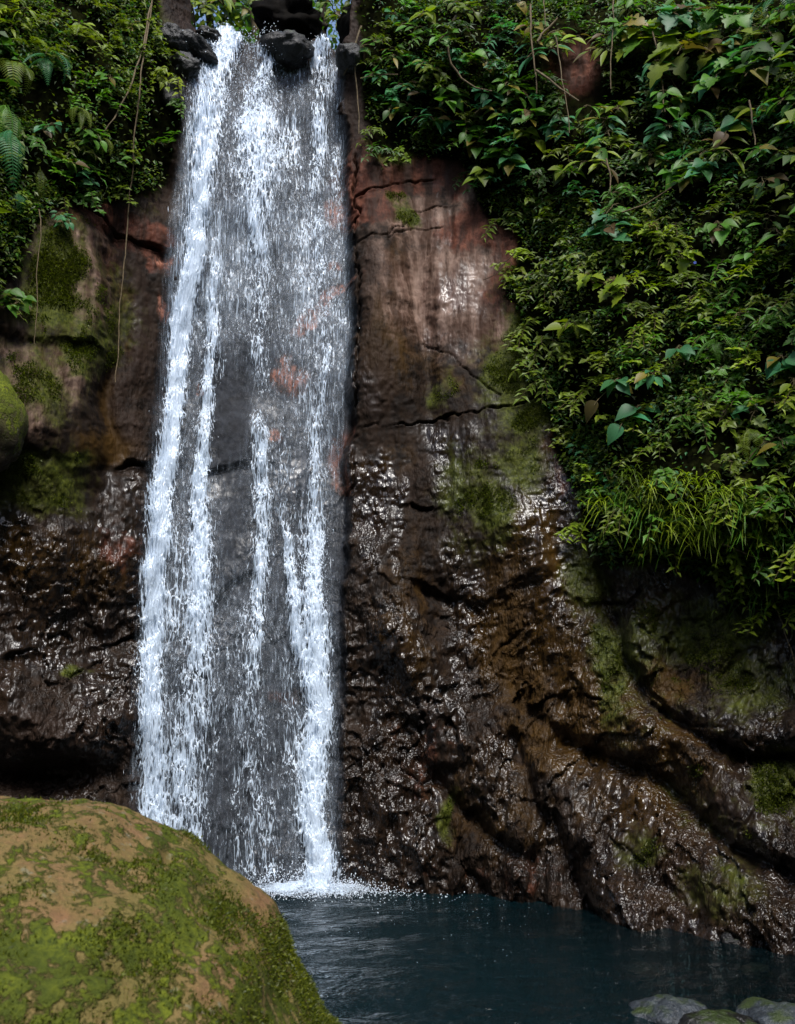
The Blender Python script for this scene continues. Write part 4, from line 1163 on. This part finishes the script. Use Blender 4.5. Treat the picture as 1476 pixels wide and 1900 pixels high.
# small-leaved sprigs (creeping shrubs): shared stem and leaf meshes
def sprig_proto(narrow, seed):
    rn = random.Random(seed)
    stems = []; LV = []; LF = []
    k = 0
    for b in range(4):
        sx_, up, ln = rn.uniform(-0.16, 0.16), rn.uniform(-0.06, 0.12), rn.uniform(0.16, 0.30)
        pts = [(sx_ * s * 1.1 + rn.uniform(-.006, .006), ln * s * 0.8, up * s * 1.4 - 0.16 * s * s) for s in np.linspace(0, 1, 7)]
        stems.append(tube_arrays(pts, np.linspace(0.004, 0.0015, 7), 4))
        nl = rn.choice((9, 11, 13))
        for q in range(nl):
            s = 0.2 + 0.8 * (q + rn.random() * 0.5) / nl
            f = s * 6; i = min(5, int(f))
            base = Vector(pts[i]).lerp(Vector(pts[i + 1]), f - i)
            side = 1 if q % 2 else -1
            tip = Vector((side * rn.uniform(0.3, 1.0), rn.uniform(0.2, 0.8), rn.uniform(-0.8, 0.15)))
            nrm = Vector((rn.uniform(-0.4, 0.4), rn.uniform(0.3, 0.9), rn.uniform(0.5, 1.0)))
            L = rn.uniform(0.045, 0.085) * (1.15 if narrow else 0.9)
            hw = 0.17 if narrow else 0.29
            m = frame_mat(tip, nrm, L, base)
            for q_ in ((0, 0, 0), (-hw, 0.42, 0.07), (0, 0.5, -0.04), (hw, 0.42, 0.07), (0, 1, -0.22)):
                LV.append(tuple(m @ Vector(q_)))
            LF += [(k, k + 2, k + 1), (k, k + 3, k + 2), (k + 1, k + 2, k + 4), (k + 2, k + 3, k + 4)]
            k += 5
    v, f = join(stems)
    sm = np_mesh('stem', v, f); sm.materials.append(M['stem'])
    lm = np_mesh('leaves', LV, LF, False); lm.materials.append(M['sprig'])
    return sm, lm
SPRIG = {nr: [sprig_proto(nr, 500 + 20 * int(nr) + j) for j in range(6)] for nr in (True, False)}

def add_sprig(pos, px, py, narrow, tone, s):
    o = out_dir(pos)
    t = empty('creeping_shrub', tuple(np.array(pos) + o * 0.02))
    t.rotation_euler = (random.uniform(-0.25, 0.35), 0, math.atan2(-o[0], o[1]) + random.uniform(-0.5, 0.5))
    t.scale = (s, s, s)
    reg = region(px, py)
    lw = 'narrow' if narrow else 'rounded'
    tag(t, None, 'shrub')
    NAMED.append((t, f'{TONE[tone]} {lw} leaved creeper', f'{TONE[tone]} {lw} leaved creepers', reg, px, py))
    sm, lm = random.choice(SPRIG[narrow])
    link('stem', sm, None, t)
    lo = link('leaves', lm, None, t)
    lo.color = jit(tone, 0.3)

vis = (FPXX > -20) & (FPXX < 1500) & (FPYY > -20) & (FPYY < 1200) & (AZD > -27) & (AZD < 27)
idx = np.flatnonzero((veg > 0.55) & vis & (ZZ > 0.3))
P_ALL = np.stack([CX, CY, ZZ], -1).reshape(-1, 3)
FX_, FY_ = FPXX.ravel(), FPYY.ravel()
def spread(cands, n, mind):
    """random picks kept at least mind pixels apart"""
    got = []
    cell = {}
    for i in RNG.permutation(cands):
        x, y = FX_[i], FY_[i]
        c = (int(x // mind), int(y // mind))
        ok = True
        for a in (-1, 0, 1):
            for b in (-1, 0, 1):
                for j in cell.get((c[0] + a, c[1] + b), ()):
                    if (FX_[j] - x) ** 2 + (FY_[j] - y) ** 2 < mind * mind:
                        ok = False
        if ok:
            cell.setdefault(c, []).append(i); got.append(i)
            if len(got) >= n: break
    return got
def sprig_kind(px, py):
    if px < 330:
        return (random.random() < 0.35, random.choice((OLIVE, GRN, YEL, OLIVE)))
    if py < 380:
        return (random.random() < 0.5, random.choice((DK, GRN, OLIVE, TEAL)))
    if px < 1150 and py < 740:
        return (random.random() < 0.3, random.choice((OLIVE, OLIVE, YEL)))
    return (random.random() < 0.7, random.choice((OLIVE, GRN, YEL, GRN, YEL)))
small_c = RNG.choice(idx, 16000, replace=False)
for i in spread(small_c, 295, 32):
    if 1120 < FX_[i] < 1350 and FY_[i] > 870 and random.random() < 0.65:
        continue
    nr, tn = sprig_kind(FX_[i], FY_[i])
    add_sprig(P_ALL[i], FX_[i], FY_[i], nr, tn, random.uniform(0.85, 1.35))

# undergrowth that nobody could count: tiny leaves all over the banks
def leaf_cloud(name, P, size, cols, mat, wid=0.27, spread_=0.18):
    n = len(P)
    h = np.stack([-P[:, 0], -P[:, 1], 0 * P[:, 0]], -1); h /= np.linalg.norm(h, axis=1, keepdims=True)
    lat = np.stack([h[:, 1], -h[:, 0], 0 * h[:, 0]], -1)
    up = np.array([0, 0, 1.0])
    P = P + h * (RNG.random(n) ** 1.5 * spread_)[:, None]
    tip = lat * RNG.uniform(-1, 1, n)[:, None] + h * RNG.uniform(0.1, 0.9, n)[:, None] + up * RNG.uniform(-0.9, 0.2, n)[:, None]
    tip /= np.linalg.norm(tip, axis=1, keepdims=True)
    nr = h * RNG.uniform(0.2, 0.9, n)[:, None] + up * RNG.uniform(0.4, 1.0, n)[:, None] + lat * RNG.uniform(-0.5, 0.5, n)[:, None]
    nr -= tip * (nr * tip).sum(1, keepdims=True); nr /= np.linalg.norm(nr, axis=1, keepdims=True)
    sd_ = np.cross(tip, nr)
    s = size[:, None]
    V = np.stack([P, P + s * (tip * 0.45 - sd_ * wid + nr * 0.08), P + s * (tip - nr * 0.15), P + s * (tip * 0.45 + sd_ * wid + nr * 0.08)], 1)
    b = (np.arange(n) * 4)[:, None, None]
    F = b + np.array([[0, 2, 1], [0, 3, 2]])[None]
    me = np_mesh(name, V.reshape(-1, 3), F.reshape(-1, 3), False)
    ca = me.color_attributes.new('leafcol', 'FLOAT_COLOR', 'POINT')
    cc = np.repeat(np.concatenate([cols, np.ones((n, 1))], 1), 4, axis=0)
    ca.data.foreach_set('color', cc.astype(np.float32).ravel())
    o = link(name, me, mat)
    return o
ug = idx[(RNG.random(len(idx)) < 2.0)]
n = 130000
pick = RNG.choice(ug, n, replace=True)
clump = fbm(P_ALL[pick, 0] * 3.0, P_ALL[pick, 2] * 3.0, P_ALL[pick, 1] * 3.0, 3)
pick = pick[((FX_[pick] - 1076) / 44) ** 2 + ((FY_[pick] - 182) / 54) ** 2 > 1]
n = len(pick); clump = fbm(P_ALL[pick, 0] * 3.0, P_ALL[pick, 2] * 3.0, P_ALL[pick, 1] * 3.0, 3)
keep = RNG.random(n) < np.clip(0.40 + 1.0 * clump - 0.28 * ((FY_[pick] < 360) & (FX_[pick] > 640)), 0.05, 1)
pick = pick[keep]; clump = clump[keep]; n = len(pick)
pal = np.array([OLIVE[:3], GRN[:3], YEL[:3], DK[:3], TEAL[:3]])
left = FX_[pick] < 340
ci = np.where(left, RNG.choice(5, n, p=[.4, .25, .1, .22, .03]), RNG.choice(5, n, p=[.36, .25, .09, .26, .04]))
cols = pal[ci] * RNG.uniform(0.45, 1.05, n)[:, None]
o = leaf_cloud('undergrowth', P_ALL[pick] + RNG.normal(0, 0.02, (n, 3)), RNG.uniform(0.025, 0.065, n), cols, M['small'], 0.24, 0.13)
tag(o, 'dense undergrowth of tiny dark green leaves covering both banks', 'undergrowth', kind='stuff')
vis2 = (FPXX > -20) & (FPXX < 1500) & (FPYY < 1740) & (np.abs(AZD) < 27)
mi = np.flatnonzero((m_moss.ravel() + 0.35 * fbm(P_ALL[:, 0] * 5, P_ALL[:, 1] * 5, P_ALL[:, 2] * 5, 3) > 0.60) & vis2.ravel() & (veg.ravel() < 0.6) & (ZZ.ravel() > 0.2) & ~((FX_ > 340) & (FX_ < 660)))
wg = np.clip(m_moss.ravel()[mi] + 0.5 * fbm(P_ALL[mi, 0] * 5, P_ALL[mi, 1] * 5, P_ALL[mi, 2] * 5, 4) - 0.45, 0, 0.7)
pk = RNG.choice(mi, 36000, p=wg / wg.sum())
hN = np.stack([-P_ALL[pk, 0], -P_ALL[pk, 1], 0 * pk + 3.0], -1); hN /= np.linalg.norm(hN, axis=1, keepdims=True)
mcols = np.array([[0.075, 0.092, 0.007], [0.115, 0.135, 0.009], [0.04, 0.055, 0.005]])[RNG.integers(0, 3, len(pk))]
o = moss_tufts('cliff_moss', P_ALL[pk] + RNG.normal(0, 0.010, (len(pk), 3)), hN, RNG.uniform(0.008, 0.026, len(pk)), mcols)
tag(o, 'patches of short green moss on the cliff', 'moss', kind='stuff')
# beyond the frame the banks stay green
oidx = np.flatnonzero(((np.abs(AZD) >= 25.5)) & (veg > 0.5))
pick = RNG.choice(oidx, 16000)
cols = pal[RNG.choice(5, 16000, p=[.36, .25, .09, .26, .04])]
o = leaf_cloud('bank_undergrowth', P_ALL[pick] + RNG.normal(0, 0.12, (16000, 3)), RNG.uniform(0.10, 0.22, 16000), cols, M['small'], 0.3, 0.35)
tag(o, 'leafy undergrowth on the gorge walls beside the pool', 'undergrowth', kind='stuff')

# ------------------------------------------------------------------ ferns
def frond_mesh(name, pairs=22, droop=0.9, width=0.26, up=0.35, seed=0, pin=0.42):
    rn = random.Random(seed)
    parts = []
    def axis(s):
        return Vector((0.05 * math.sin(s * 3 + seed), s * (1 - 0.28 * droop * s), up * s - droop * 0.75 * s * s))
    pts = [axis(s) for s in np.linspace(0, 1, 12)]
    parts.append(tube_arrays(pts, np.linspace(0.011, 0.003, 12), 4))
    for i in range(pairs):
        s = 0.14 + 0.86 * i / pairs
        b = axis(s); tg = (axis(min(1, s + 0.02)) - axis(s - 0.02)).normalized()
        L = width * min(1, (s - 0.06) * 5) * (1.06 - s) ** 0.75 * 1.15
        for sd_ in (-1, 1):
            lat = Vector((sd_, 0, 0))
            d = (lat + tg * pin + Vector((0, 0, -0.12))).normalized()
            nrm = lat.cross(tg) * sd_
            wv = d.cross(nrm).normalized() * (0.5 * 0.86 / pairs * 0.44)
            q0, q1, q2 = b, b + d * L * 0.5 + nrm * 0.012, b + d * L - Vector((0, 0, 0.10 * L)) + tg * 0.1 * L
            V = np.array([q0 - wv * 0.7, q0 + wv * 0.7, q1 - wv, q1 + wv, q2 - wv * 0.12, q2 + wv * 0.12])
            parts.append((V, np.array([[0, 1, 3, 2], [2, 3, 5, 4]])))
    v, f = join(parts)
    me = np_mesh(name, v, f, False)
    me.materials.append(M['fern'])
    return me
FROND = [frond_mesh('frond', 19, 0.95, 0.22, 0.30, 1), frond_mesh('frond', 17, 1.25, 0.25, 0.5, 2), frond_mesh('frond', 20, 0.6, 0.18, 0.1, 3)]
def add_fern(px, py, ln, tone, label, fr, bring=0.0, group=None):
    """fr: list of (turn about vertical from the outward direction in deg, pitch deg, length factor)"""
    p = hit(px, py)
    o = out_dir(p)
    t = empty('fern', tuple(p + o * bring))
    t.rotation_euler = (0, 0, math.atan2(-o[0], o[1]))
    tag(t, label, 'fern', group)
    for k, (a, b, s) in enumerate(fr):
        f = link('frond', FROND[(k + int(px)) % 3], None, t)
        f.matrix_basis = Matrix.Rotation(rad(a), 4, 'Z') @ Matrix.Rotation(rad(b), 4, 'X') @ Matrix.Scale(ln * s, 4)
        f.color = jit(tone, 0.12)
FERNS = [
    (28, 140, 0.55, OLIVE, 'large olive fern at the left edge high on the bank', [(-10, -35, 1.0), (25, -20, 0.8), (-50, -10, 0.7), (50, -40, 0.7)], 0.15),
    (14, 225, 0.60, GRN, 'big dark fern frond hanging down the left edge', [(10, -62, 1.0), (-25, -45, 0.8)], 0.25),
    (24, 285, 0.62, TEAL, 'bright bluish green fern frond hanging over the left ledge', [(5, -58, 1.0), (-40, -40, 0.6)], 0.35),
    (74, 325, 0.34, OLIVE, 'narrow olive fern frond hanging straight down beside the bright one', [(0, -75, 1.0)], 0.15),
    (34, 380, 0.24, TEAL, 'small bluish fern tip below the bright fern', [(15, -55, 1.0), (-20, -60, 0.7)], 0.2),
    (88, 128, 0.42, TEAL, 'feathery bluish green fern with spread fronds on the left bank', [(40, -10, 1.0), (-40, -15, 1.0), (0, -45, 0.9), (70, -25, 0.8), (-70, -30, 0.8)], 0.15),
    (55, 100, 0.34, YEL, 'bright yellow green fern near the top left corner', [(30, 5, 1.0), (-45, 0, 0.9), (75, -10, 0.9)], 0.1),
    (150, 75, 0.34, YEL, 'yellow green fern arching over the upper left bank', [(60, -5, 1.0), (-20, -5, 0.9), (-70, -10, 0.9)], 0.1),
    (190, 270, 0.26, OLIVE, 'small olive fern above the red rock ledge', [(40, -30, 1.0), (-30, -40, 0.9), (0, -55, 0.8)], 0.1),
    (150, 215, 0.30, OLIVE, 'dull olive fern in the middle of the left bank', [(35, -30, 1.0), (-40, -30, 1.0), (0, -50, 0.9)], 0.1),
    (1440, 35, 0.50, TEAL, 'pale bluish fern in the upper right corner', [(60, -15, 1.0), (35, -30, 0.9), (-20, -20, 0.9), (-60, -20, 0.9)], 0.25),
    (1470, 622, 0.40, YEL, 'yellow green fern frond pointing left from the right edge', [(75, -8, 1.0), (40, -25, 0.7)], 0.2),
    (1395, 805, 0.34, OLIVE, 'fern frond hanging among the creepers above the grass', [(-30, -45, 1.0), (20, -40, 0.8)], 0.15),
    (1240, 465, 0.34, OLIVE, 'small fern with level fronds on the middle of the right bank', [(50, -10, 1.0), (10, -20, 0.8), (-60, -15, 0.9)], 0.15),
    (1080, 610, 0.26, OLIVE, 'small fern near the mossy edge of the right rock face', [(50, -20, 1.0), (-30, -25, 0.9), (0, -45, 0.8)], 0.1),
    (955, 690, 0.18, YEL, 'tiny fern clinging to the mossy rock beside the creepers', [(40, -25, 1.0), (-40, -30, 1.0), (0, -50, 0.8)], 0.03),
    (1330, 640, 0.36, GRN, 'mid green fern among narrow leaved creepers', [(45, -20, 1.0), (-45, -20, 1.0), (0, -45, 0.8)], 0.15),
    (1290, 230, 0.36, GRN, 'mid green fern between broad leaves on the upper right bank', [(45, -15, 1.0), (-55, -20, 1.0), (0, -40, 0.8)], 0.15),
]
for a in FERNS:
    add_fern(*a)

# ------------------------------------------------------------------ long grass on the lower rim
def grass_mesh(seed, nb=60, L0=0.20):
    rn = random.Random(seed)
    V, F, k = [], [], 0
    for b in range(nb):
        az = rn.uniform(-1.6, 1.5); L = L0 * rn.uniform(0.35, 1.25); up = rn.uniform(0.0, 1.1); x0 = rn.uniform(-0.16, 0.16); z0 = rn.uniform(-0.06, 0.06)
        wd = rn.uniform(0.003, 0.0065)
        dx, dy = math.sin(az), math.cos(az)
        for i in range(5):
            s = i / 4
            c = (x0 + dx * L * s * 0.8, dy * L * s * 0.8, z0 + up * L * s - 1.0 * L * s * s)
            w_ = wd * (1 - s) ** 0.6 + 0.0004
            V += [(c[0] - dy * w_, c[1] + dx * w_, c[2]), (c[0] + dy * w_, c[1] - dx * w_, c[2])]
            if i: F.append((k + 2 * i - 2, k + 2 * i - 1, k + 2 * i + 1, k + 2 * i))
        k += 10
    me = np_mesh('grass_tuft', V, F, False)
    me.materials.append(M['sprig'])
    return me
GRASS = [grass_mesh(900 + j) for j in range(4)]
gsp = [(1130, 940), (1170, 930), (1200, 960), (1240, 940), (1225, 985), (1270, 975), (1290, 940), (1310, 985), (1255, 1005), (1200, 905), (1340, 960), (1380, 990), (1410, 1000), (1430, 965), (1460, 990), (1390, 945), (1350, 920), (1240, 900), (1420, 1090), (1440, 1120), (1390, 1060), (1190, 880), (1300, 900), (1460, 930), (1450, 1060), (1160, 975), (1330, 1000)]
for (px, py) in gsp:
    p = hit(px, py); o = out_dir(p)
    g = link('grass_tuft', random.choice(GRASS))
    g.location = tuple(p + o * 0.05)
    g.rotation_euler = (0, random.uniform(-0.2, 0.2), math.atan2(-o[0], o[1]) + random.uniform(-0.2, 0.5))
    g.scale = (random.uniform(0.9, 1.25),) * 3
    g.color = jit(random.choice((YEL, YEL, GRN, OLIVE)), 0.2)
    tag(g, None, 'grass tuft')
    reg = 'hanging below the right rim' if py > 1040 else ('on the rim above the buttress' if px < 1330 else 'on the rim by the right edge')
    NAMED.append((g, 'long grass tuft', 'long grass tufts', reg, px, py))

# ------------------------------------------------------------------ vines, roots and bare branches
def vine(name, pts, rad0, label, offs=0.15, mat='vine', cat='vine', taper=0.6, wig=0.012, seed=0):
    P = []
    q = np.array(pts, float)
    s = np.concatenate([[0], np.cumsum(np.hypot(*np.diff(q, axis=0).T))])
    u = np.linspace(0, s[-1], max(8, int(s[-1] / 14)))
    xs, ys = np.interp(u, s, q[:, 0]), np.interp(u, s, q[:, 1])
    W = hit(xs, ys, R_SOFT)
    k = np.ones(7) / 7
    if len(W) > 14:
        Wp = np.pad(W, ((3, 3), (0, 0)), 'edge')
        W = np.stack([np.convolve(Wp[:, c], k, 'valid') for c in range(3)], -1)
    h = np.stack([-W[:, 0], -W[:, 1], 0 * W[:, 0]], -1); h /= np.linalg.norm(h, axis=1, keepdims=True)
    W = W + h * offs
    W[:, 0] += wig * fbm(u * 0.03 + seed * 9, u * 0 + seed, 0.0, 3)
    org = W[-1].copy()
    v, f = tube_arrays(W - org, np.linspace(rad0, rad0 * taper, len(W)), 6)
    o = link(name, np_mesh(name, v, f), M[mat])
    o.location = tuple(org)
    return tag(o, label, cat)
vine('vine', [(288, -10), (276, 60), (262, 150), (252, 250), (243, 340), (236, 440), (226, 560), (216, 700), (214, 735)], 0.008, 'long thin vine hanging from the left bank down over the dark rock', 0.22, seed=1)
vine('vine', [(282, 20), (255, 150), (225, 220), (195, 265), (170, 285)], 0.010, 'twisted vine curving left across the upper left bank', 0.20, seed=2)
vine('vine', [(74, 395), (72, 480), (68, 560), (62, 665)], 0.005, 'thin straight vine hanging over the pale mossy left rock', 0.20, seed=3)
vine('vine', [(660, 90), (658, 140), (664, 200), (668, 260)], 0.009, 'root hanging at the upper right edge of the fall', 0.12, seed=4)
vine('vine', [(672, 60), (664, 80), (655, 110), (640, 150)], 0.012, 'thick root crossing the dark rock at the right of the lip', 0.10, seed=5)
vine('branch', [(832, 130), (838, 160), (860, 190), (885, 204), (915, 210)], 0.012, 'bare curved branch drooping over the red cliff face', 0.38, cat='branch', seed=6)
vine('branch', [(985, 55), (988, 110), (994, 160), (998, 215)], 0.011, 'upright brown stem left of the red earth patch', 0.38, cat='branch', seed=7)
vine('branch', [(996, 178), (1020, 195), (1045, 215), (1078, 233)], 0.013, 'bare branch slanting below the red earth patch', 0.42, cat='branch', seed=8)
vine('branch', [(1000, 125), (1010, 108), (1022, 98), (1035, 82)], 0.014, 'forked pale branch above the red earth patch', 0.40, cat='branch', seed=9)
vine('vine', [(1141, -10), (1140, 80), (1137, 150), (1134, 225)], 0.008, 'straight pale vine hanging right of the red earth patch', 0.42, seed=10)
vine('vine', [(1033, 118), (1044, 180), (1052, 240), (1058, 290)], 0.007, 'thin vine crossing in front of the red earth patch', 0.42, seed=11)
vine('vine', [(1008, -10), (1011, 40), (1012, 90)], 0.008, 'short vine hanging at the top above the red earth patch', 0.35, seed=12)
vine('branch', [(1393, 230), (1398, 270), (1404, 310)], 0.009, 'brown upright stem below the upper right corner', 0.38, cat='branch', seed=13)
vine('branch', [(1130, 330), (1132, 360), (1134, 390)], 0.009, 'short stem carrying the bluish lobed leaves on the right bank', 0.35, cat='branch', seed=14)
vine('branch', [(1158, 430), (1200, 415), (1250, 385)], 0.008, 'thin twig reaching right across the middle of the right bank', 0.38, cat='branch', seed=15)
vine('vine', [(1340, 1018), (1380, 1035), (1420, 1048), (1490, 1052)], 0.006, 'thin runner arching out below the grass on the lower rim', 0.30, seed=16)
vine('vine', [(1406, 1060), (1430, 1110), (1455, 1160), (1480, 1250)], 0.006, 'thin vine trailing down the rock at the right edge', 0.18, seed=17)
vine('branch', [(957, 485), (935, 510), (915, 528), (896, 536)], 0.005, 'dark dead twig sticking out over the red face', 0.22, mat='bark', cat='branch', seed=18)
vine('branch', [(738, 165), (700, 164), (668, 172)], 0.006, 'level twig reaching toward the fall from the right bank', 0.25, cat='branch', seed=19)
vine('branch', [(1215, 100), (1224, 150), (1230, 200), (1238, 245)], 0.008, 'thin upright stem on the upper right bank', 0.34, cat='branch', seed=20)

# a small blue flower among the creepers
p = hit(1291, 509); o_ = out_dir(p)
fl_ = tag(empty('flower', tuple(p + o_ * 0.25)), 'tiny blue flower among the creepers of the right bank', 'flower')
fl_.rotation_euler = (0, 0, math.atan2(-o_[0], o_[1]))
pet = leaf_mesh('petal', [(0, 0.05), (0.4, 0.3), (0.75, 0.33), (1.0, 0.08)], 0.1, 0.2)
pet.materials.clear(); pet.materials.append(M['blue'])
for k in range(5):
    a = k * 1.257
    q = link('petal', pet, None, fl_)
    q.matrix_basis = frame_mat((math.cos(a), 0.25, math.sin(a)), (0, 1, 0.2), 0.014, (0, 0, 0))
v, f = tube_arrays([(0, -0.22, -0.08), (0, -0.1, -0.01), (0, 0, 0)], 0.0018, 4)
link('stem', np_mesh('stem', v, f), M['stem'], fl_)

# ------------------------------------------------------------------ trees above the lip
def tree(name, x, y, z0, h, r0, label, ncl=9, mat='bark', tone=GRN, crown_lo=0.45, seed=0, spread_=1.5, nleaf=900):
    rn = random.Random(seed)
    t = tag(empty(name, (x, y, z0)), label, 'tree')
    pts = [(0.12 * math.sin(i * 0.9 + seed), 0.1 * math.cos(i * 1.1 + seed), h * i / 12) for i in range(13)]
    parts = [tube_arrays(pts, np.linspace(r0, r0 * 0.25, 13) * np.array([1.5, 1.1] + [1] * 11), 9)]
    cen = []
    for b in range(ncl):
        zb = h * (crown_lo + (0.98 - crown_lo) * b / ncl)
        a = rn.uniform(0, 6.28); L = spread_ * rn.uniform(0.5, 1.1)
        e = (math.cos(a) * L, math.sin(a) * L, zb + rn.uniform(0.1, 0.7))
        parts.append(tube_arrays([(0, 0, zb - 0.2), (e[0] * .5, e[1] * .5, zb + 0.15), e], [r0 * 0.35, r0 * 0.22, r0 * 0.08], 5))
        cen += [e, (e[0] * .6, e[1] * .6, e[2] - .1)]
    v, f = join(parts)
    link('trunk', np_mesh('trunk', v, f), M[mat], t)
    cen = np.array(cen)
    c = cen[RNG.integers(0, len(cen), nleaf)] + RNG.normal(0, 0.32, (nleaf, 3))
    tip = RNG.normal(0, 1, (nleaf, 3)) + np.array([0, 0, -0.4]); tip /= np.linalg.norm(tip, axis=1, keepdims=True)
    nr = RNG.normal(0, 0.6, (nleaf, 3)) + np.array([0, -0.3, 0.8]); nr -= tip * (nr * tip).sum(1, keepdims=True); nr /= np.linalg.norm(nr, axis=1, keepdims=True)
    sd_ = np.cross(tip, nr); s = RNG.uniform(0.10, 0.2, nleaf)[:, None]
    V = np.stack([c, c + s * (tip * .45 - sd_ * .27), c + s * tip, c + s * (tip * .45 + sd_ * .27)], 1)
    F = (np.arange(nleaf) * 4)[:, None, None] + np.array([[0, 2, 1], [0, 3, 2]])[None]
    me = np_mesh('crown', V.reshape(-1, 3), F.reshape(-1, 3), False)
    o = link('crown', me, M['fern'], t)
    o['kind'] = 'stuff'
    o.color = tone
TREES = [
    (350, 14.5, 0.10, GRN, 'slim forest tree above the lip behind the sloping slab'),
    (395, 15.0, 0.12, YEL, 'yellow green forest tree above the left of the lip'),
    (470, 13.8, 0.10, GRN, 'pale trunked tree behind the boulder at the lip'),
    (520, 16.5, 0.2, DK, 'dark forest tree far behind the lip boulder'),
    (608, 14.2, 0.15, GRN, 'forest tree above the narrow side stream'),
    (668, 15.5, 0.10, OLIVE, 'olive leaved tree at the right of the lip'),
    (430, 18.5, 0.2, DK, 'farthest dark tree in the gap above the fall'),
]
for k, (px, y, r0, tn, lab) in enumerate(TREES):
    x = float(at_depth(np.array(px), np.array(20), y)[0])
    tree('forest_tree', x, y, 8.9, 6.0 + 0.4 * k, r0, lab, 10, 'bark' if k != 2 else 'vine', tn, 0.22, 40 + k, 1.3, 2800)
def stump(px, py, depth, rr, hh, label, seed):
    p = at_depth(np.array(px), np.array(py), depth)
    n = 14
    pts = [(0.05 * math.sin(i + seed), 0.04 * math.cos(i), hh * i / n) for i in range(n + 1)]
    v, f = tube_arrays(pts, rr * (1 + 0.5 * np.exp(-np.linspace(0, 4, n + 1))) + 0.03 * np.sin(np.arange(n + 1) * 1.7 + seed), 16)
    v = v + 0.03 * np.stack([fbm(v[:, 0] * 5 + s_, v[:, 1] * 5, v[:, 2] * 3, 3) for s_ in (0, 5, 9)], -1)
    o = link('tree_trunk', np_mesh('tree_trunk', v, f), M['black'])
    o.location = (p[0], p[1], p[2] - 1.0)
    return tag(o, label, 'tree trunk')
stump(306, 45, 10.1, 0.12, 2.8, 'black trunk standing left of the waterfall lip', 1)
q = at_depth(np.array(535), np.array(42), 10.5)
place_rock('rock', rock_mesh('rock', 0.36, 0.3, 0.27, 31, 0.34, freq=2.0), tuple(q), (0, 0, 0.3), M['black'], 'large black rock mass standing behind the lip boulder')
q = at_depth(np.array(655), np.array(60), 10.0)
place_rock('rock', rock_mesh('rock', 0.16, 0.3, 0.30, 33, 0.22), tuple(q), (0, 0, 0.3), M['black'], 'dark earthy rock hump at the top right of the lip')

name_all()

# ------------------------------------------------------------------ unseen green slope behind the viewer, added to block low sky and darken reflections
a_, h_ = np.meshgrid(np.radians(np.linspace(112, 248, 80)), np.linspace(0, 1, 40))
rr2 = 13 + 4 * h_ + 1.2 * fbm(a_ * 9, h_ * 5, 2.0, 3)
hz2 = -0.5 + (14.5 + 2.0 * fbm(a_ * 4, a_ * 0, 5.0, 2)) * h_
hm = np_mesh('sky_blocker_slope', np.stack([rr2 * np.sin(a_), rr2 * np.cos(a_), hz2], -1).reshape(-1, 3), grid_faces(40, 80)[:, ::-1])
tag(link('sky_blocker_slope', hm, mat_plain('sky_blocker_green', (0.012, 0.02, 0.006), (0.05, 0.075, 0.02), 0.9, 2.5)), kind='structure')
